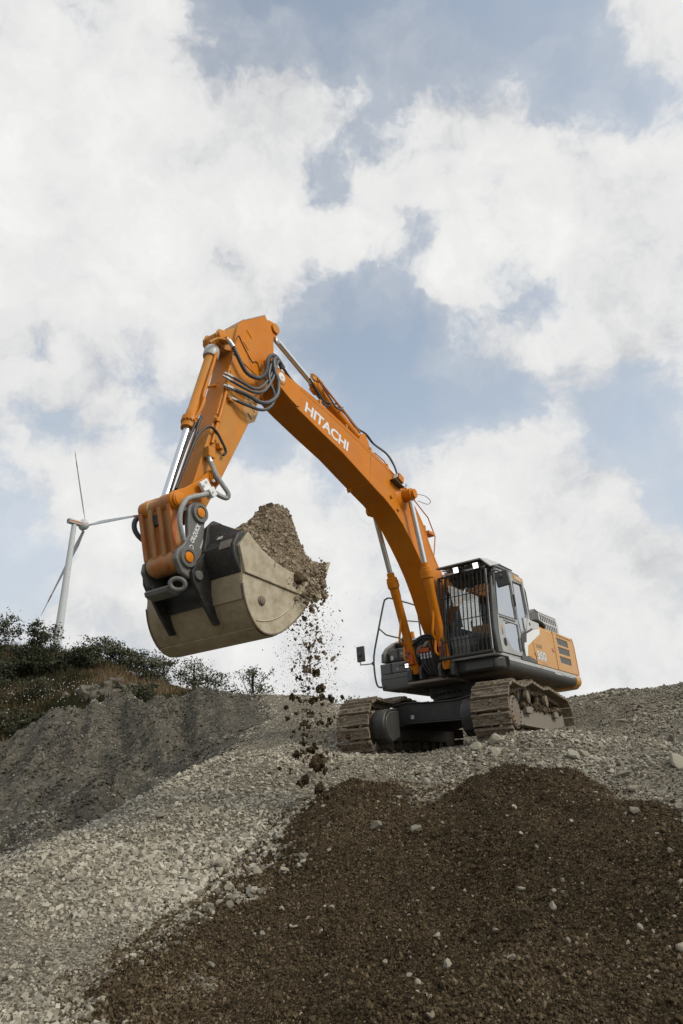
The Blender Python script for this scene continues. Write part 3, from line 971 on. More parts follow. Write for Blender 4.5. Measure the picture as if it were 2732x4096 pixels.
# triple-grouser shoe: local x along the track, z outward
sp = [(-.098, -.020), (.100, -.020), (.104, .0), (.096, .010), (.090, .046), (.070, .046), (.062, .012), (.020, .010), (.013, .030), (-.012, .030), (-.020, .010), (-.060, .010), (-.070, .046), (-.088, .046), (-.096, .006)]
HW = .325
shoe_meshes = []
for k in range(4):
    mb = MB()
    n = len(sp)
    cuts = [-HW, -.2, -.07, .07, .2, HW]
    rg2 = random.Random(k)
    vv = []
    for y in cuts:
        for (x, z) in sp:
            zz = z if z < .02 else z - abs(rg2.gauss(0, .009))
            vv.append((x + rg2.gauss(0, .003), y, zz + (rg2.uniform(0, .020) if .008 < z < .02 else 0)))
    fs = []
    for c in range(len(cuts) - 1):
        for i in range(n):
            fs.append((c * n + i, c * n + (i + 1) % n, (c + 1) * n + (i + 1) % n, (c + 1) * n + i))
    fs.append(tuple(range(n))[::-1])
    fs.append(tuple(range((len(cuts) - 1) * n, len(cuts) * n)))
    mb.add(vv, fs)
    shoe_meshes.append(mb.mesh('track_shoe', 'mud_steel', 25))

for side in (1, -1):
    yc = 1.295 * side
    # the link chain inside the shoes: one continuous toothed belt
    mb = MB()
    inner = []
    for i, (p, t_) in enumerate(stations):
        nrm = Vector((t_.y, -t_.x))
        if nrm.dot(p - Vector((.3, .45))) < 0:
            nrm = -nrm
        inner.append((p, nrm, t_))
    for yy in (-.085, .085):
        ring_o, ring_i = [], []
        for p, nrm, t_ in inner:
            for f_, dd in ((-.07, .10), (-.03, .115), (.03, .115), (.07, .10), (.085, .07)):
                q = p + t_ * f_
                ring_o.append(q - nrm * .022)
                ring_i.append(q - nrm * dd)
        m_ = len(ring_o)
        vv = [(q.x, yc + yy - .03, q.y) for q in ring_o] + [(q.x, yc + yy - .03, q.y) for q in ring_i] + [(q.x, yc + yy + .03, q.y) for q in ring_o] + [(q.x, yc + yy + .03, q.y) for q in ring_i]
        fs = []
        for i in range(m_):
            j = (i + 1) % m_
            fs += [(i, j, m_ + j, m_ + i), (2 * m_ + i, 3 * m_ + i, 3 * m_ + j, 2 * m_ + j), (m_ + i, m_ + j, 3 * m_ + j, 3 * m_ + i)]
        mb.add(vv, fs)
    chain = und('crawler_track', mb, 'mud_steel', label='mud caked crawler track on the cab side' if side > 0 else 'mud caked crawler track on the side away from the cab')
    for i, (p, nrm, t_) in enumerate(inner):
        s = bpy.data.objects.new('track_shoe', shoe_meshes[i % 4])
        COL.objects.link(s)
        s.parent = chain
        tx = Vector((t_.x, 0, t_.y))
        tz = Vector((nrm.x, 0, nrm.y))
        ty = tz.cross(tx)
        s.matrix_local = Matrix(((tx.x, ty.x, tz.x, p.x), (tx.y, ty.y, tz.y, yc), (tx.z, ty.z, tz.z, p.y), (0, 0, 0, 1)))
    # side frame, brackets, rollers
    o_ = side
    mb = MB()
    ys = sorted((yc - .20 * o_, yc + .19 * o_))
    mb.prism([(1.75, .30), (1.72, .50), (1.2, .60), (-.9, .58), (-1.35, .60), (-1.62, .56), (-1.62, .34), (-1.3, .26), (1.4, .26)], ys[0], ys[1])
    mb.prism([(1.65, .30), (-1.2, .25), (-1.2, .22), (1.65, .27)], *sorted((yc + .10 * o_, yc + .26 * o_)))
    fr = und('track_frame', mb, 'track_frame', .012)
    for x0, x1 in ((1.05, 1.45), (-.95, -.62)):
        mb = MB()
        mb.prism([(x0, .50), (x1, .50), (x1, .60), (x0 + .05, .62), (x0, .58)], *sorted((yc + .19 * o_, yc + .27 * o_)))
        mb.build('guide_bracket', 'track_frame', fr, .008)
    for x in (1.08, -.27):
        mb = MB()
        a, b = yc + .0 * o_, yc + .25 * o_
        mb.lathe((x, a, .80), (x, b, .80), [(0, .07), (.02, .115), (.07, .115), (.09, .08), (.16, .08), (.17, .115), (.235, .115), (.25, .07)], 20)
        mb.cyl((x, yc - .1 * o_, .80), (x, a, .80), .05)
        mb.box((x - .05, yc - .10, .57), (x + .05, yc + .02, .80))
        mb.build('carrier_roller', 'mud_steel', fr)
    for k in range(7):
        x = 1.45 - k * .42
        mb = MB()
        mb.lathe((x, yc - .15, .17), (x, yc + .15, .17), [(0, .06), (0, .10), (.07, .10), (.08, .075), (.22, .075), (.23, .10), (.30, .10), (.30, .06)], 16)
        mb.build('track_roller', 'mud_steel', fr)
    mb = MB()
    mb.lathe((2.19, yc - .24 * o_, .475), (2.19, yc + .285 * o_, .475), [(0, .25), (.2, .25), (.2, .36), (.32, .36), (.32, .25), (.46, .255), (.465, .275), (.505, .275), (.52, .262), (.525, .20)], 40)
    sp_ = mb.build('sprocket_drive', 'plate_rust', fr)
    mb = MB()
    for k in range(18):
        a = 2 * math.pi * k / 18
        c = (2.19 + .235 * math.cos(a), .475 + .235 * math.sin(a))
        mb.cyl((c[0], yc + .28 * o_, c[1]), (c[0], yc + .297 * o_, c[1]), .014, n=6)
    tag(mb.build('cover_bolts', 'black', fr), kind='stuff')
    mb = MB()
    mb.lathe((-1.62, yc - .14, .455), (-1.62, yc + .14, .455), [(0, .08), (0, .30), (.09, .33), (.19, .33), (.28, .30), (.28, .08)], 32)
    mb.build('idler_wheel', 'mud_steel', fr)
    # guard round the travel motor, on the inner face of the track
    mb = MB()
    D = [(2.19, .80), (2.217, .249), (2.62, .144), (2.80, .25), (2.87, .42), (2.86, .56), (2.78, .68), (2.65, .76), (2.35, .79)]
    D = [(x - .27, z) for x, z in D]
    mb.prism(D, *sorted((-.72 * -o_, -.99 * -o_)))
    mg = und('travel_motor_guard', mb, 'black', .03)
    mb = MB()
    Di = [(1.97 + (x - 1.97) * .86 + .02, .46 + (z - .46) * .84) for x, z in D]
    mb.prism(Di, *sorted((.705 * o_, .725 * o_)))
    mb.build('guard_cover', 'dark_grey', mg, .01)

# mud balled up on the shoes
rgm = np.random.default_rng(5)
mp_ = []
for side in (1, -1):
    for p, nrm, t_ in inner:
        vis = p.x > 1.2 and (nrm.x > .1 or nrm.y > .5)
        for k in range(70 if vis else 8):
            q = p + t_ * rgm.uniform(-.1, .1) + nrm * rgm.uniform(.0, .03)
            mp_.append((q.x, 1.295 * side + rgm.uniform(-.32, .32), q.y))
mp_ = np.array(mp_)
V, T, nf = rocks(mp_, np.exp(rgm.normal(math.log(.024), .45, len(mp_))), 'octa', .3, 1.5, (1, .85, .7), rgm)
M['mud'] = material('dried_mud', (1, 1, 1), .95, spec=.05, tone=[(0, (.05, .036, .023)), (.6, (.15, .112, .074)), (1, (.36, .31, .24))])
o = link_mesh('caked_mud', np_mesh('caked_mud', V, T, tone=np.repeat(np.clip(rgm.normal(.45, .25, len(mp_)), 0, 1), nf)), 'mud', EX)
o.rotation_euler = (0, 0, UND)
tag(o, kind='stuff')
# soil lying on the track frame
mp_ = np.c_[rgm.uniform(-1.5, 1.6, 900), 1.295 + rgm.uniform(-.15, .24, 900), .60 + np.abs(rgm.normal(0, .03, 900))]
V, T, nf = rocks(mp_, np.exp(rgm.normal(math.log(.03), .4, len(mp_))), 'ico', .3, 1.5, (1, .85, .7), rgm)
o = link_mesh('frame_dirt', np_mesh('frame_dirt', V, T, tone=np.repeat(np.clip(rgm.normal(.3, .2, len(mp_)), 0, 1), nf)), 'mud', EX)
o.rotation_euler = (0, 0, UND)
tag(o, kind='stuff')

# car body between the tracks
mb = MB()
mb.prism([(-.98, .86), (-.72, .905), (-.2, .86), (.3, .85), (.7, .90), (.98, .93), (.98, .40), (.55, .50), (-.70, .535), (-.98, .47)], -1.35, 1.6, ax=0)
cb = und('car_body', mb, 'black', .015)
mb = MB()
mb.prism([(-.99, .875), (-.72, .92), (-.2, .875), (.3, .865), (.7, .915), (.99, .945), (.99, .93), (.7, .90), (.3, .85), (-.2, .86), (-.72, .905), (-.99, .86)], -1.36, 1.64, ax=0)
mb.prism([(-.99, .47), (-.70, .535), (.55, .50), (.99, .40), (.99, .385), (.55, .485), (-.70, .52), (-.99, .455)], 1.3, 1.64, ax=0)
mb.build('body_flange', 'dark_grey', cb)
mb = MB()
mb.box((1.601, -.62, .60), (1.606, -.555, .67))
mb.build('sticker', 'light_grey', cb)
mb = MB()
mb.lathe((0, 0, .86), (0, 0, 1.29), [(0, .62), (.14, .62), (.14, .72), (.24, .72), (.25, .78), (.40, .78), (.40, .60), (.43, .60)], 64)
mb.build('swing_bearing', 'black', EX)
mb = MB()
for k in range(40):
    a = 2 * math.pi * k / 40
    mb.cyl((.745 * math.cos(a), .745 * math.sin(a), 1.075), (.745 * math.cos(a), .745 * math.sin(a), 1.115), .02, n=6)
tag(mb.build('bearing_bolts', 'dark_grey', EX), kind='stuff')

# ---- upper structure
mb = MB()
mb.box((-2.9, -1.40, 1.285), (.98, 1.40, 1.50))
mb.box((.98, .36, 1.30), (1.30, 1.40, 1.50))
mb.prism([(.30, 1.26), (1.62, 1.235), (1.62, 1.29), (.30, 1.32)], -.50, .36)
deck = mb.build('deck_frame', 'under', EX, .015)
mb = MB()
for (x0, x1, y0, y1) in ((-.9, .1, .62, 1.32), (-2.1, -1.0, .5, 1.32), (-2.8, -2.2, .4, 1.32), (-.9, .2, -1.35, -.75), (.25, .95, -1.35, -.6)):
    mb = MB()
    mb.box((x0, y0, 1.272), (x1, y1, 1.286))
    mb.build('belly_plate', 'under', deck, .004)
mb = MB()
for k in range(15):
    mb.box((-.62 + k * .038, .80, 1.266), (-.605 + k * .038, 1.15, 1.2725))
tag(mb.build('belly_vent_slots', 'black', deck), kind='stuff')
mb = MB()
for k in range(14):
    x, y = [(.9, -1.2), (.75, -1.0), (.5, -1.25), (.3, -.8), (.6, -.7), (.1, -1.1), (.85, -.75), (-.3, 1.25), (-.8, 1.2), (-1.6, 1.2), (-2.4, 1.2), (-.2, .7), (-1.4, .7), (.2, 1.2)][k]
    mb.cyl((x, y, 1.262), (x, y, 1.275), .022, n=8)
tag(mb.build('belly_bolts', 'black', deck), kind='stuff')

skirt = [(1.38, 1.53), (1.47, 1.525), (1.488, 1.46), (1.485, 1.39), (1.455, 1.32), (1.40, 1.285), (1.38, 1.285)]
mb = MB()
mb.prism(skirt, -2.93, 1.30, ax=0)
sk = mb.build('side_skirt', 'dark_grey', EX, .004, seg=1)
mb = MB()
mb.prism([(1.46, 1.536), (1.478, 1.527), (1.4945, 1.458), (1.486, 1.455)], -2.93, 1.30, ax=0)
mb.build('skirt_band', 'grey', sk)
lettering('dealer_lettering', 'KIESEL', (-1.34, 1.497, 1.427), (-.50, 0, 0), (0, -.012, .065), 'white', sk, .03)
lettering('dealer_lettering', 'Mein Systempartner', (-1.90, 1.497, 1.432), (-.78, 0, 0), (0, -.008, .042), 'white', sk, .01)
mb = MB()
mb.box((-.56, 1.492, 1.45), (-.49, 1.4965, 1.50))
mb.build('sticker', 'decal', sk)
mb = MB()
mb.prism([(1.30, 1.44), (1.5, 1.44), (1.64, 1.33), (1.655, 1.0), (1.655, .36), (1.30, .36)], 1.285, 1.535, ax=2)
cabbase = mb.build('cab_deck', 'black', EX, .06, seg=4)
mb = MB()
mb.box((1.645, .75, 1.33), (1.66, 1.28, 1.46))
mb.build('step_plate', 'dark_grey', cabbase, .01)

# left-hand engine-side body with doors
prof = [(.30, 1.53), (1.452, 1.53), (1.452, 2.33), (1.43, 2.40), (1.37, 2.445), (1.25, 2.46), (.30, 2.47)]
mb = MB()
mb.prism(prof, -3.26, .02, ax=0)
body = mb.build('engine_housing', 'orange_clean', EX, .01)
mb = MB()
mb.prism([(-.36, 1.545), (.36, 1.60), (.36, 1.63), (-.31, 1.72), (-.31, 1.97), (-.37, 2.05), (-.80, 2.20), (-.80, 2.36), (-1.69, 2.36), (-1.69, 1.545)][:1] + [(-.375, 1.7), (-.31, 1.775), (-.297, 1.969), (-.394, 2.047), (-.792, 2.206), (-.865, 2.346), (-1.70, 2.346), (-1.69, 1.545)], 1.45, 1.468)
door_a = mb.build('engine_door', 'orange_clean', EX, .006)
holes = [[(-1.94, 2.289), (-2.765, 2.289), (-2.795, 2.142), (-2.0, 2.139)], [(-1.95, 2.085), (-2.81, 2.09), (-2.80, 1.942), (-1.995, 1.937)], [(-1.965, 1.876), (-2.80, 1.875), (-2.795, 1.727), (-1.99, 1.73)]]
mb = MB()
mb.prism([(-1.725, 1.545), (-1.735, 2.40), (-3.14, 2.405), (-3.25, 2.33), (-3.25, 1.545)], 1.45, 1.47, holes=holes)
door_b = mb.build('vented_door', 'orange_clean', EX, .005)
for h in holes:
    mb = MB()
    cx, cz = sum(p[0] for p in h) / 4, sum(p[1] for p in h) / 4
    mb.prism([(cx + (x - cx) * .985, cz + (z - cz) * .97) for x, z in h], 1.452, 1.459)
    mb.build('vent_mesh', 'mesh_dark', door_b)
mb = MB()
for k in range(26):
    mb.box((-1.98 - k * .043, 1.4695, 2.332), (-1.995 - k * .043, 1.4725, 2.362))
tag(mb.build('vent_slots', 'black', door_b), kind='stuff')
mb = MB()
mb.box((-1.655, 1.463, 1.91), (-1.47, 1.472, 2.0))
mb.build('door_handle', 'red_orange', door_a, .006)
mb = MB()
mb.box((-1.61, 1.468, 1.925), (-1.56, 1.478, 1.985))
mb.build('door_latch', 'steel', door_a, .004)
mb = MB()
mb.prism([(.166, 2.069), (-.329, 2.225), (-.865, 2.346), (-.792, 2.206), (-.394, 2.047), (.076, 1.86), (.18, 1.646), (.366, 1.633)], 1.451, 1.472)
mb.build('white_chevron_panel', 'white', EX, .006)
mb = MB()
mb.prism([(.07, 1.85), (-.29, 1.96), (-.305, 1.775), (-.09, 1.66), (.17, 1.65)], 1.45, 1.462)
mb.build('lower_side_panel', 'orange_clean', EX, .006)
mb = MB()
mb.prism([(.02, 2.09), (-.36, 2.24), (-.90, 2.36), (-.90, 2.462), (-.36, 2.462), (.02, 2.46)], 1.40, 1.457)
mb.build('shoulder_panel', 'light_grey', EX, .01)
mb = MB()
mb.prism([(.55, 1.54), (-.33, 1.54), (-.33, 1.60), (-.12, 1.64), (.5, 1.64)], 1.452, 1.476)
mb.build('sill_panel', 'dark_grey', EX, .006)
lettering('model_lettering', '350', (-.385, 1.4705, 1.652), (-.60, 0, 0), (0, 0, .185), 'silver', door_a, .06, .95)
lettering('model_lettering', '350', (-.40, 1.4725, 1.668), (-.57, 0, 0), (0, 0, .152), 'grey', door_a, .015, .95)
lettering('model_lettering', '350', (-.405, 1.4735, 1.672), (-.56, 0, 0), (0, 0, .145), 'white', door_a, -.0, .95)
lettering('model_lettering', 'ZAXIS', (-.42, 1.4705, 1.895), (-.37, 0, 0), (0, 0, .075), 'label_grey', door_a, .02)
lettering('model_lettering', 'LCN', (-.71, 1.4705, 1.56), (-.22, 0, 0), (0, 0, .05), 'grey', door_a, .01)
# counterweight
mb = MB()
cw = [(-2.93, 1.40), (-3.28, 1.43), (-3.44, 1.36), (-3.55, 1.05), (-3.62, .5), (-3.64, 0), (-3.62, -.5), (-3.55, -1.05), (-3.44, -1.36), (-3.28, -1.46), (-2.93, -1.46)]
mb.prism(cw, 1.25, 2.41, ax=2)
cwo = mb.build('counterweight', 'orange_clean', EX, .07, seg=4)
mb = MB()
mb.prism([(1.38, 1.53), (1.475, 1.525), (1.492, 1.46), (1.49, 1.39), (1.46, 1.32), (1.40, 1.28), (1.38, 1.28)], -3.30, -2.935, ax=0)
mb.build('skirt_corner', 'orange_clean', cwo, .01)
mb = MB()
mb.prism([(-3.20, 2.42), (-3.27, 2.34), (-3.30, 2.2), (-3.30, 1.55), (-3.262, 1.55), (-3.262, 2.2), (-3.235, 2.33), (-3.18, 2.405)], 1.40, 1.475)
mb.build('edge_strip', 'orange', cwo, .006)

# engine cover box with two rows of slots, and roof parts behind the cab
mb = MB()
hl = []
for row, (z0, z1) in enumerate(((2.73, 2.87), (2.54, 2.69))):
    for k in range(9):
        x0 = -1.90 - k * .135
        hl.append([(x0, z0), (x0 - .085, z0), (x0 - .085, z1), (x0, z1)])
mb.prism([(-1.80, 2.46), (-1.81, 2.90), (-3.10, 2.925), (-3.19, 2.80), (-3.19, 2.46)], 1.17, 1.20, holes=hl)
eb = mb.build('engine_cover', 'light_grey', EX, 0)
mb = MB()
mb.box((-3.18, .25, 2.46), (-1.83, 1.15, 2.86))
mb.build('cover_core', 'black', eb)
mb = MB()
mb.prism([(-1.81, 2.90), (-1.60, 2.935), (-1.18, 2.80), (-1.15, 2.46), (-1.80, 2.46)], .25, 1.199)
mb.build('cover_front', 'dark_grey', eb, .02)
mb = MB()
mb.prism([(-1.60, 2.945), (-1.81, 2.92), (-3.10, 2.935), (-3.10, 2.915), (-1.81, 2.90), (-1.6, 2.925)], .25, 1.21)
mb.build('cover_lid', 'light_grey', eb)
mb = MB()
mb.lathe((-1.25, 1.28, 2.46), (-1.35, 1.28, 2.56), [(0, .17), (.03, .19), (.06, .12), (.08, .03)], 20)
mb.build('fuel_cap_cover', 'black', EX)

# right-hand storage boxes, tank and hood
mb = MB()
mb.prism([(.98, 1.285), (1.02, 1.50), (1.0, 1.60), (1.0, 1.825), (.30, 1.86), (.30, 1.285)], -1.46, -.58)
rb = mb.build('storage_box', 'mid_grey', EX, .02)
mb = MB()
mb.box((1.0, -1.42, 1.61), (1.022, -.72, 1.80))
mb.build('drawer_front', 'mid_grey', rb, .008)
mb = MB()
mb.box((1.021, -1.20, 1.60), (1.03, -1.165, 1.81))
mb.build('drawer_trim', 'black', rb)
mb = MB()
mb.box((.985, -1.44, 1.50), (1.03, -.58, 1.585))
mb.build('step_tread', 'mid_grey', rb, .01)
mb = MB()
mb.box((1.021, -.99, 1.725), (1.028, -.88, 1.755))
mb.build('drawer_handle', 'black', rb, .004)
mb = MB()
mb.cyl((1.02, -1.03, 1.675), (1.03, -1.03, 1.675), .018, n=12)
mb.build('drawer_lock', 'steel', rb)
mb = MB()
mb.box((1.021, -.88, 1.665), (1.03, -.76, 1.78))
lf = mb.build('headlamp', 'black', rb, .004)
mb = MB()
mb.box((1.03, -.845, 1.675), (1.036, -.765, 1.705))
mb.build('lamp_lens', 'lamp', lf, .003)
mb = MB()
mb.box((1.03, -.845, 1.72), (1.036, -.765, 1.75))
mb.build('lamp_lens', 'lamp', lf, .003)
hood = [(.95, 1.86), (.92, 2.05), (.75, 2.20), (.45, 2.34), (.10, 2.45), (-.6, 2.56), (-2.9, 2.56), (-2.9, 1.50), (.30, 1.50), (.30, 1.86)]
mb = MB()
mb.prism(hood, -1.46, -1.36)
mb.prism([(.45, 2.33), (.10, 2.44), (-.6, 2.55), (-2.9, 2.55), (-2.9, 1.50), (.30, 1.50), (.30, 2.2)], -1.359, -.45)
mb.build('pump_housing', 'mid_grey', EX, .03, seg=3)
mb = MB()
mb.box((.50, -1.30, 1.87), (.85, -.52, 2.13))
ub = mb.build('upper_box', 'mid_grey', EX, .02)
mb = MB()
mb.box((.849, -1.10, 1.89), (.862, -1.06, 2.12))
mb.box((.849, -1.29, 1.88), (.858, -.53, 1.93))
mb.build('box_trim', 'black', ub)
mb = MB()
mb.box((.85, -1.26, 1.90), (.868, -1.19, 1.99))
mb.build('hasp', 'steel', ub, .005)
mb = MB()
mb.box((.851, -.93, 2.0), (.86, -.80, 2.03))
mb.build('box_handle', 'black', ub, .004)
mb = MB()
mb.cyl((.849, -.99, 2.01), (.862, -.99, 2.01), .02, n=12)
mb.build('box_lock', 'steel', ub)
mb = MB()
mb.lathe((.42, -.92, 2.38), (.42, -.92, 2.52), [(0, .05), (.06, .05), (.06, .045), (.13, .045), (.14, .03)], 14)
mb.build('beacon', 'amber', EX)
mb = MB()
mb.lathe((.40, -1.12, 2.36), (.36, -1.12, 2.75), [(0, .09), (.05, .075), (.12, .045), (.39, .035)], 14)
mb.build('exhaust_pipe', 'dark_grey', EX)

# rails and mirrors
mb = MB()
mb.tube([(1.05, -1.371, 1.347), (1.05, -1.50, 1.37), (1.05, -1.55, 1.46), (1.05, -1.572, 1.669), (1.05, -1.557, 2.017), (1.05, -1.41, 2.487), (1.05, -1.20, 3.10), (1.03, -1.15, 3.18), (.98, -1.10, 3.21), (.78, -1.10, 3.22), (-.16, -1.10, 3.25), (-.3, -1.1, 3.18), (-.35, -1.1, 2.52)], .02, 8, 3)
mb.tube([(1.05, -1.375, 2.58), (1.04, -1.22, 2.42), (.95, -1.10, 2.37), (.72, -1.10, 2.375), (.6, -1.1, 2.36)], .016, 8)
mb.tube([(-.33, -1.1, 2.88), (.4, -1.1, 2.80), (.62, -1.10, 2.78)], .016, 8)
hr = mb.build('handrail', 'mid_grey', EX)
mb = MB()
mb.tube([(1.05, -1.91, 2.0), (1.05, -1.915, 1.93), (1.05, -1.88, 1.885), (1.05, -1.80, 1.875), (1.05, -1.572, 1.868)], .012, 8)
mb.cyl((1.05, -1.59, 1.84), (1.05, -1.59, 1.90), .03)
mb.build('mirror_arm', 'dark_grey', hr)
mb = MB()
mb.box((1.0, -1.985, 1.95), (1.06, -1.80, 2.28))
mb.cyl((1.06, -1.91, 2.10), (1.09, -1.91, 2.10), .045, n=14)
mb.build('mirror', 'dark_grey', hr, .025, seg=3)
mb = MB()
mb.tube([(-.36, 1.40, 3.20), (-.52, 1.38, 3.20), (-.62, 1.37, 3.12), (-.66, 1.36, 2.98), (-.66, 1.36, 2.80), (-.60, 1.37, 2.66), (-.46, 1.38, 2.52), (-.38, 1.4, 2.44)], .019, 8, 3)
mb.tube([(-.37, 1.42, 2.86), (-.66, 1.37, 2.84)], .014, 8)
mb.build('grab_rail', 'dark_grey', EX)

# ---- cab
mb = MB()
mb.box((-.37, .44, 1.53), (1.70, 1.44, 1.60))
mb.prism([(1.42, 3.235), (1.30, 3.34), (-.34, 3.35), (-.37, 3.30), (-.37, 3.21), (1.40, 3.20)], .44, 1.445)
cab = mb.build('cab', 'grey', EX, .015)
# left wall: front pillar, door, rear quarter
mb = MB()
mb.prism([(1.72, 1.56), (1.765, 2.0), (1.66, 2.5), (1.56, 2.9), (1.42, 3.24), (1.27, 3.24), (1.375, 2.9), (1.515, 2.3), (1.585, 1.9), (1.53, 1.56)], 1.40, 1.47)
mb.build('front_pillar', 'dark_grey', cab, .02)
mb = MB()
mb.prism([(1.72, 1.56), (1.765, 2.0), (1.66, 2.5), (1.56, 2.9), (1.42, 3.24), (1.33, 3.24), (1.44, 2.9), (1.58, 2.3), (1.66, 1.9), (1.62, 1.56)], .44, .50)
mb.build('front_pillar', 'dark_grey', cab, .02)
win_up = [(1.275, 3.10), (.50, 3.135), (.475, 2.345), (1.455, 2.31), (1.385, 2.7)]
win_low = [(1.24, 2.225), (.47, 2.235), (.455, 1.70), (.70, 1.675), (.98, 1.715), (1.06, 1.82), (1.20, 1.90)]
mb = MB()
mb.prism([(1.50, 1.60), (1.555, 1.9), (1.49, 2.3), (1.35, 2.9), (1.25, 3.19), (.43, 3.20), (.405, 2.3), (.41, 1.61)], 1.425, 1.462, holes=[win_up, win_low])
door = mb.build('cab_door', 'grey', cab, 0)
mb = MB()
mb.prism(win_up, 1.438, 1.444)
mb.build('door_window', 'glass', door)
mb = MB()
mb.prism(win_low, 1.438, 1.444)
mb.build('door_window', 'glass', door)


def rim(poly, w, y0, y1, name, mat_, parent):
    cx, cz = sum(p[0] for p in poly) / len(poly), sum(p[1] for p in poly) / len(poly)
    P_ = []
    for x, z in poly:
        d = Vector((x - cx, z - cz))
        d *= 1 + w / d.length
        P_.append((cx + d.x, cz + d.y))
    m = MB()
    m.prism(P_, y0, y1, holes=[poly])
    return m.build(name, mat_, parent)


rim(win_up, .018, 1.4625, 1.468, 'window_seal', 'black', door)
mb = MB()
mb.box((.60, 1.4625, 2.262), (1.42, 1.470, 2.285), Matrix.Rotation(R(1.5), 3, 'Y'))
mb.build('door_trim', 'black', door)
mb = MB()
mb.lathe((1.30, 1.462, 1.80), (1.30, 1.475, 1.80), [(0, .075), (.008, .08), (.013, .06)], 20)
mb.box((1.275, 1.474, 1.74), (1.325, 1.482, 1.86))
mb.build('door_handle', 'black', door)
mb = MB()
mb.box((.93, 1.463, 2.19), (1.05, 1.474, 2.215))
mb.build('door_pull', 'black', door, .004)
mb = MB()
mb.box((1.34, 1.4625, 2.05), (1.40, 1.4655, 2.11))
mb.build('warning_sticker', 'decal', door)
mb = MB()
mb.box((1.33, 1.4625, 1.93), (1.39, 1.4655, 2.04))
mb.build('warning_sticker', 'label_grey', door)
mb = MB()
mb.box((.46, 1.44, 2.62), (.41, 1.485, 2.86))
mb.box((.44, 1.44, 1.72), (.39, 1.485, 1.98))
mb.build('door_hinge', 'black', door, .008)
win_rear = [(.335, 3.15), (-.21, 3.18), (-.25, 2.565), (-.03, 2.22), (.30, 2.07), (.375, 2.4)]
mb = MB()
mb.prism([(.40, 1.60), (.398, 2.3), (.42, 3.22), (.26, 3.335), (-.34, 3.345), (-.37, 2.65), (-.365, 2.25), (.05, 2.10), (.12, 1.9), (.12, 1.60)], 1.40, 1.452, holes=[win_rear])
qp = mb.build('rear_quarter', 'grey', cab, 0)
mb = MB()
mb.prism(win_rear, 1.425, 1.431)
mb.build('quarter_window', 'glass', qp)
rim(win_rear, .02, 1.4525, 1.459, 'window_seal', 'black', qp)
mb = MB()
mb.prism([(-.375, 2.25), (.05, 2.115), (.13, 1.93), (.30, 1.90), (.30, 1.60), (.42, 1.60), (.42, 1.97), (.36, 2.04), (.08, 2.145), (-.375, 2.285)], 1.453, 1.475)
mb.build('rear_seal', 'black', cab, .004)
mb = MB()
mb.box((-.28, 1.453, 3.225), (.24, 1.462, 3.325))
sg_ = mb.build('cab_sign', 'decal', cab, .004)
lettering('sign_lettering', 'HITACHI', (.10, 1.4635, 3.25), (-.25, 0, 0), (0, 0, .05), 'white', sg_, .03)
mb = MB()
mb.cyl((-.30, 1.452, 2.36), (-.30, 1.462, 2.36), .035, n=14)
mb.build('vent_plug', 'black', cab)
# right wall, rear wall, glass
wr = [(1.30, 3.12), (-.25, 3.15), (-.25, 2.30), (1.55, 2.25), (1.47, 2.6)]
mb = MB()
mb.prism([(1.66, 1.60), (1.74, 2.0), (1.62, 2.5), (1.40, 3.22), (-.36, 3.22), (-.37, 1.60)], .445, .475, holes=[wr])
mb.prism([(-.20 + .64, 2.28), (1.36, 2.28), (1.36, 3.12), (.52, 3.12)], -.37, -.372, ax=0)
w = mb.build('right_wall', 'dark_grey', cab)
mb = MB()
mb.prism(wr, .458, .463)
mb.build('right_window', 'clear_glass', cab)
mb = MB()
mb.prism([(.44, 1.60), (1.44, 1.60), (1.44, 3.22), (.44, 3.22)], -.37, -.335, ax=0, holes=[[(.53, 2.30), (1.35, 2.30), (1.35, 3.12), (.53, 3.12)]])
mb.build('rear_wall', 'dark_grey', cab)
mb = MB()
mb.prism([(1.70, 1.62), (1.755, 2.0), (1.65, 2.5), (1.55, 2.9), (1.41, 3.22), (1.405, 3.22), (1.545, 2.9), (1.645, 2.5), (1.75, 2.0), (1.695, 1.62)], .50, 1.40)
mb.build('windscreen', 'clear_glass', cab)
# inside
mb = MB()
mb.prism([(.55, 1.60), (.60, 2.02), (.12, 2.06), (-.12, 2.72), (-.22, 2.72), (-.10, 1.95), (-.10, 1.60)], .70, 1.18)
mb.prism([(-.08, 2.73), (-.20, 2.73), (-.24, 2.98), (-.14, 2.98)], .80, 1.08)
mb.build('driver_seat', 'seat', cab, .05, seg=3)
mb = MB()
mb.box((-.05, .52, 1.60), (.85, .70, 2.18))
mb.box((-.05, 1.18, 1.60), (.70, 1.34, 2.16))
mb.build('arm_console', 'interior', cab, .03)
mb = MB()
mb.prism([(1.45, 1.60), (1.62, 1.60), (1.60, 1.98), (1.46, 2.02)], .50, .84)
mb.prism([(.9, 3.06), (1.30, 3.09), (1.28, 3.20), (.9, 3.20)], .52, 1.40)
mb.prism([(-.30, 1.60), (-.05, 1.60), (-.08, 2.26), (-.30, 2.28)], .48, 1.40)
mb.build('dashboard', 'interior', cab, .02)
mb = MB()
mb.tube([(.72, .62, 2.18), (.76, .62, 2.32), (.75, .62, 2.42)], .02, 8)
mb.tube([(.60, 1.26, 2.16), (.64, 1.26, 2.32), (.63, 1.26, 2.42)], .02, 8)
mb.tube([(1.28, .84, 1.60), (1.30, .84, 1.95), (1.18, .84, 2.06)], .014, 8)
mb.tube([(1.28, 1.04, 1.60), (1.30, 1.04, 1.95), (1.18, 1.04, 2.06)], .014, 8)
mb.build('control_lever', 'black', cab)
mb = MB()
mb.box((1.36, .54, 2.20), (1.42, .68, 2.62), Matrix.Rotation(R(8), 3, 'Y'))
mb.build('monitor', 'black', cab, .01)
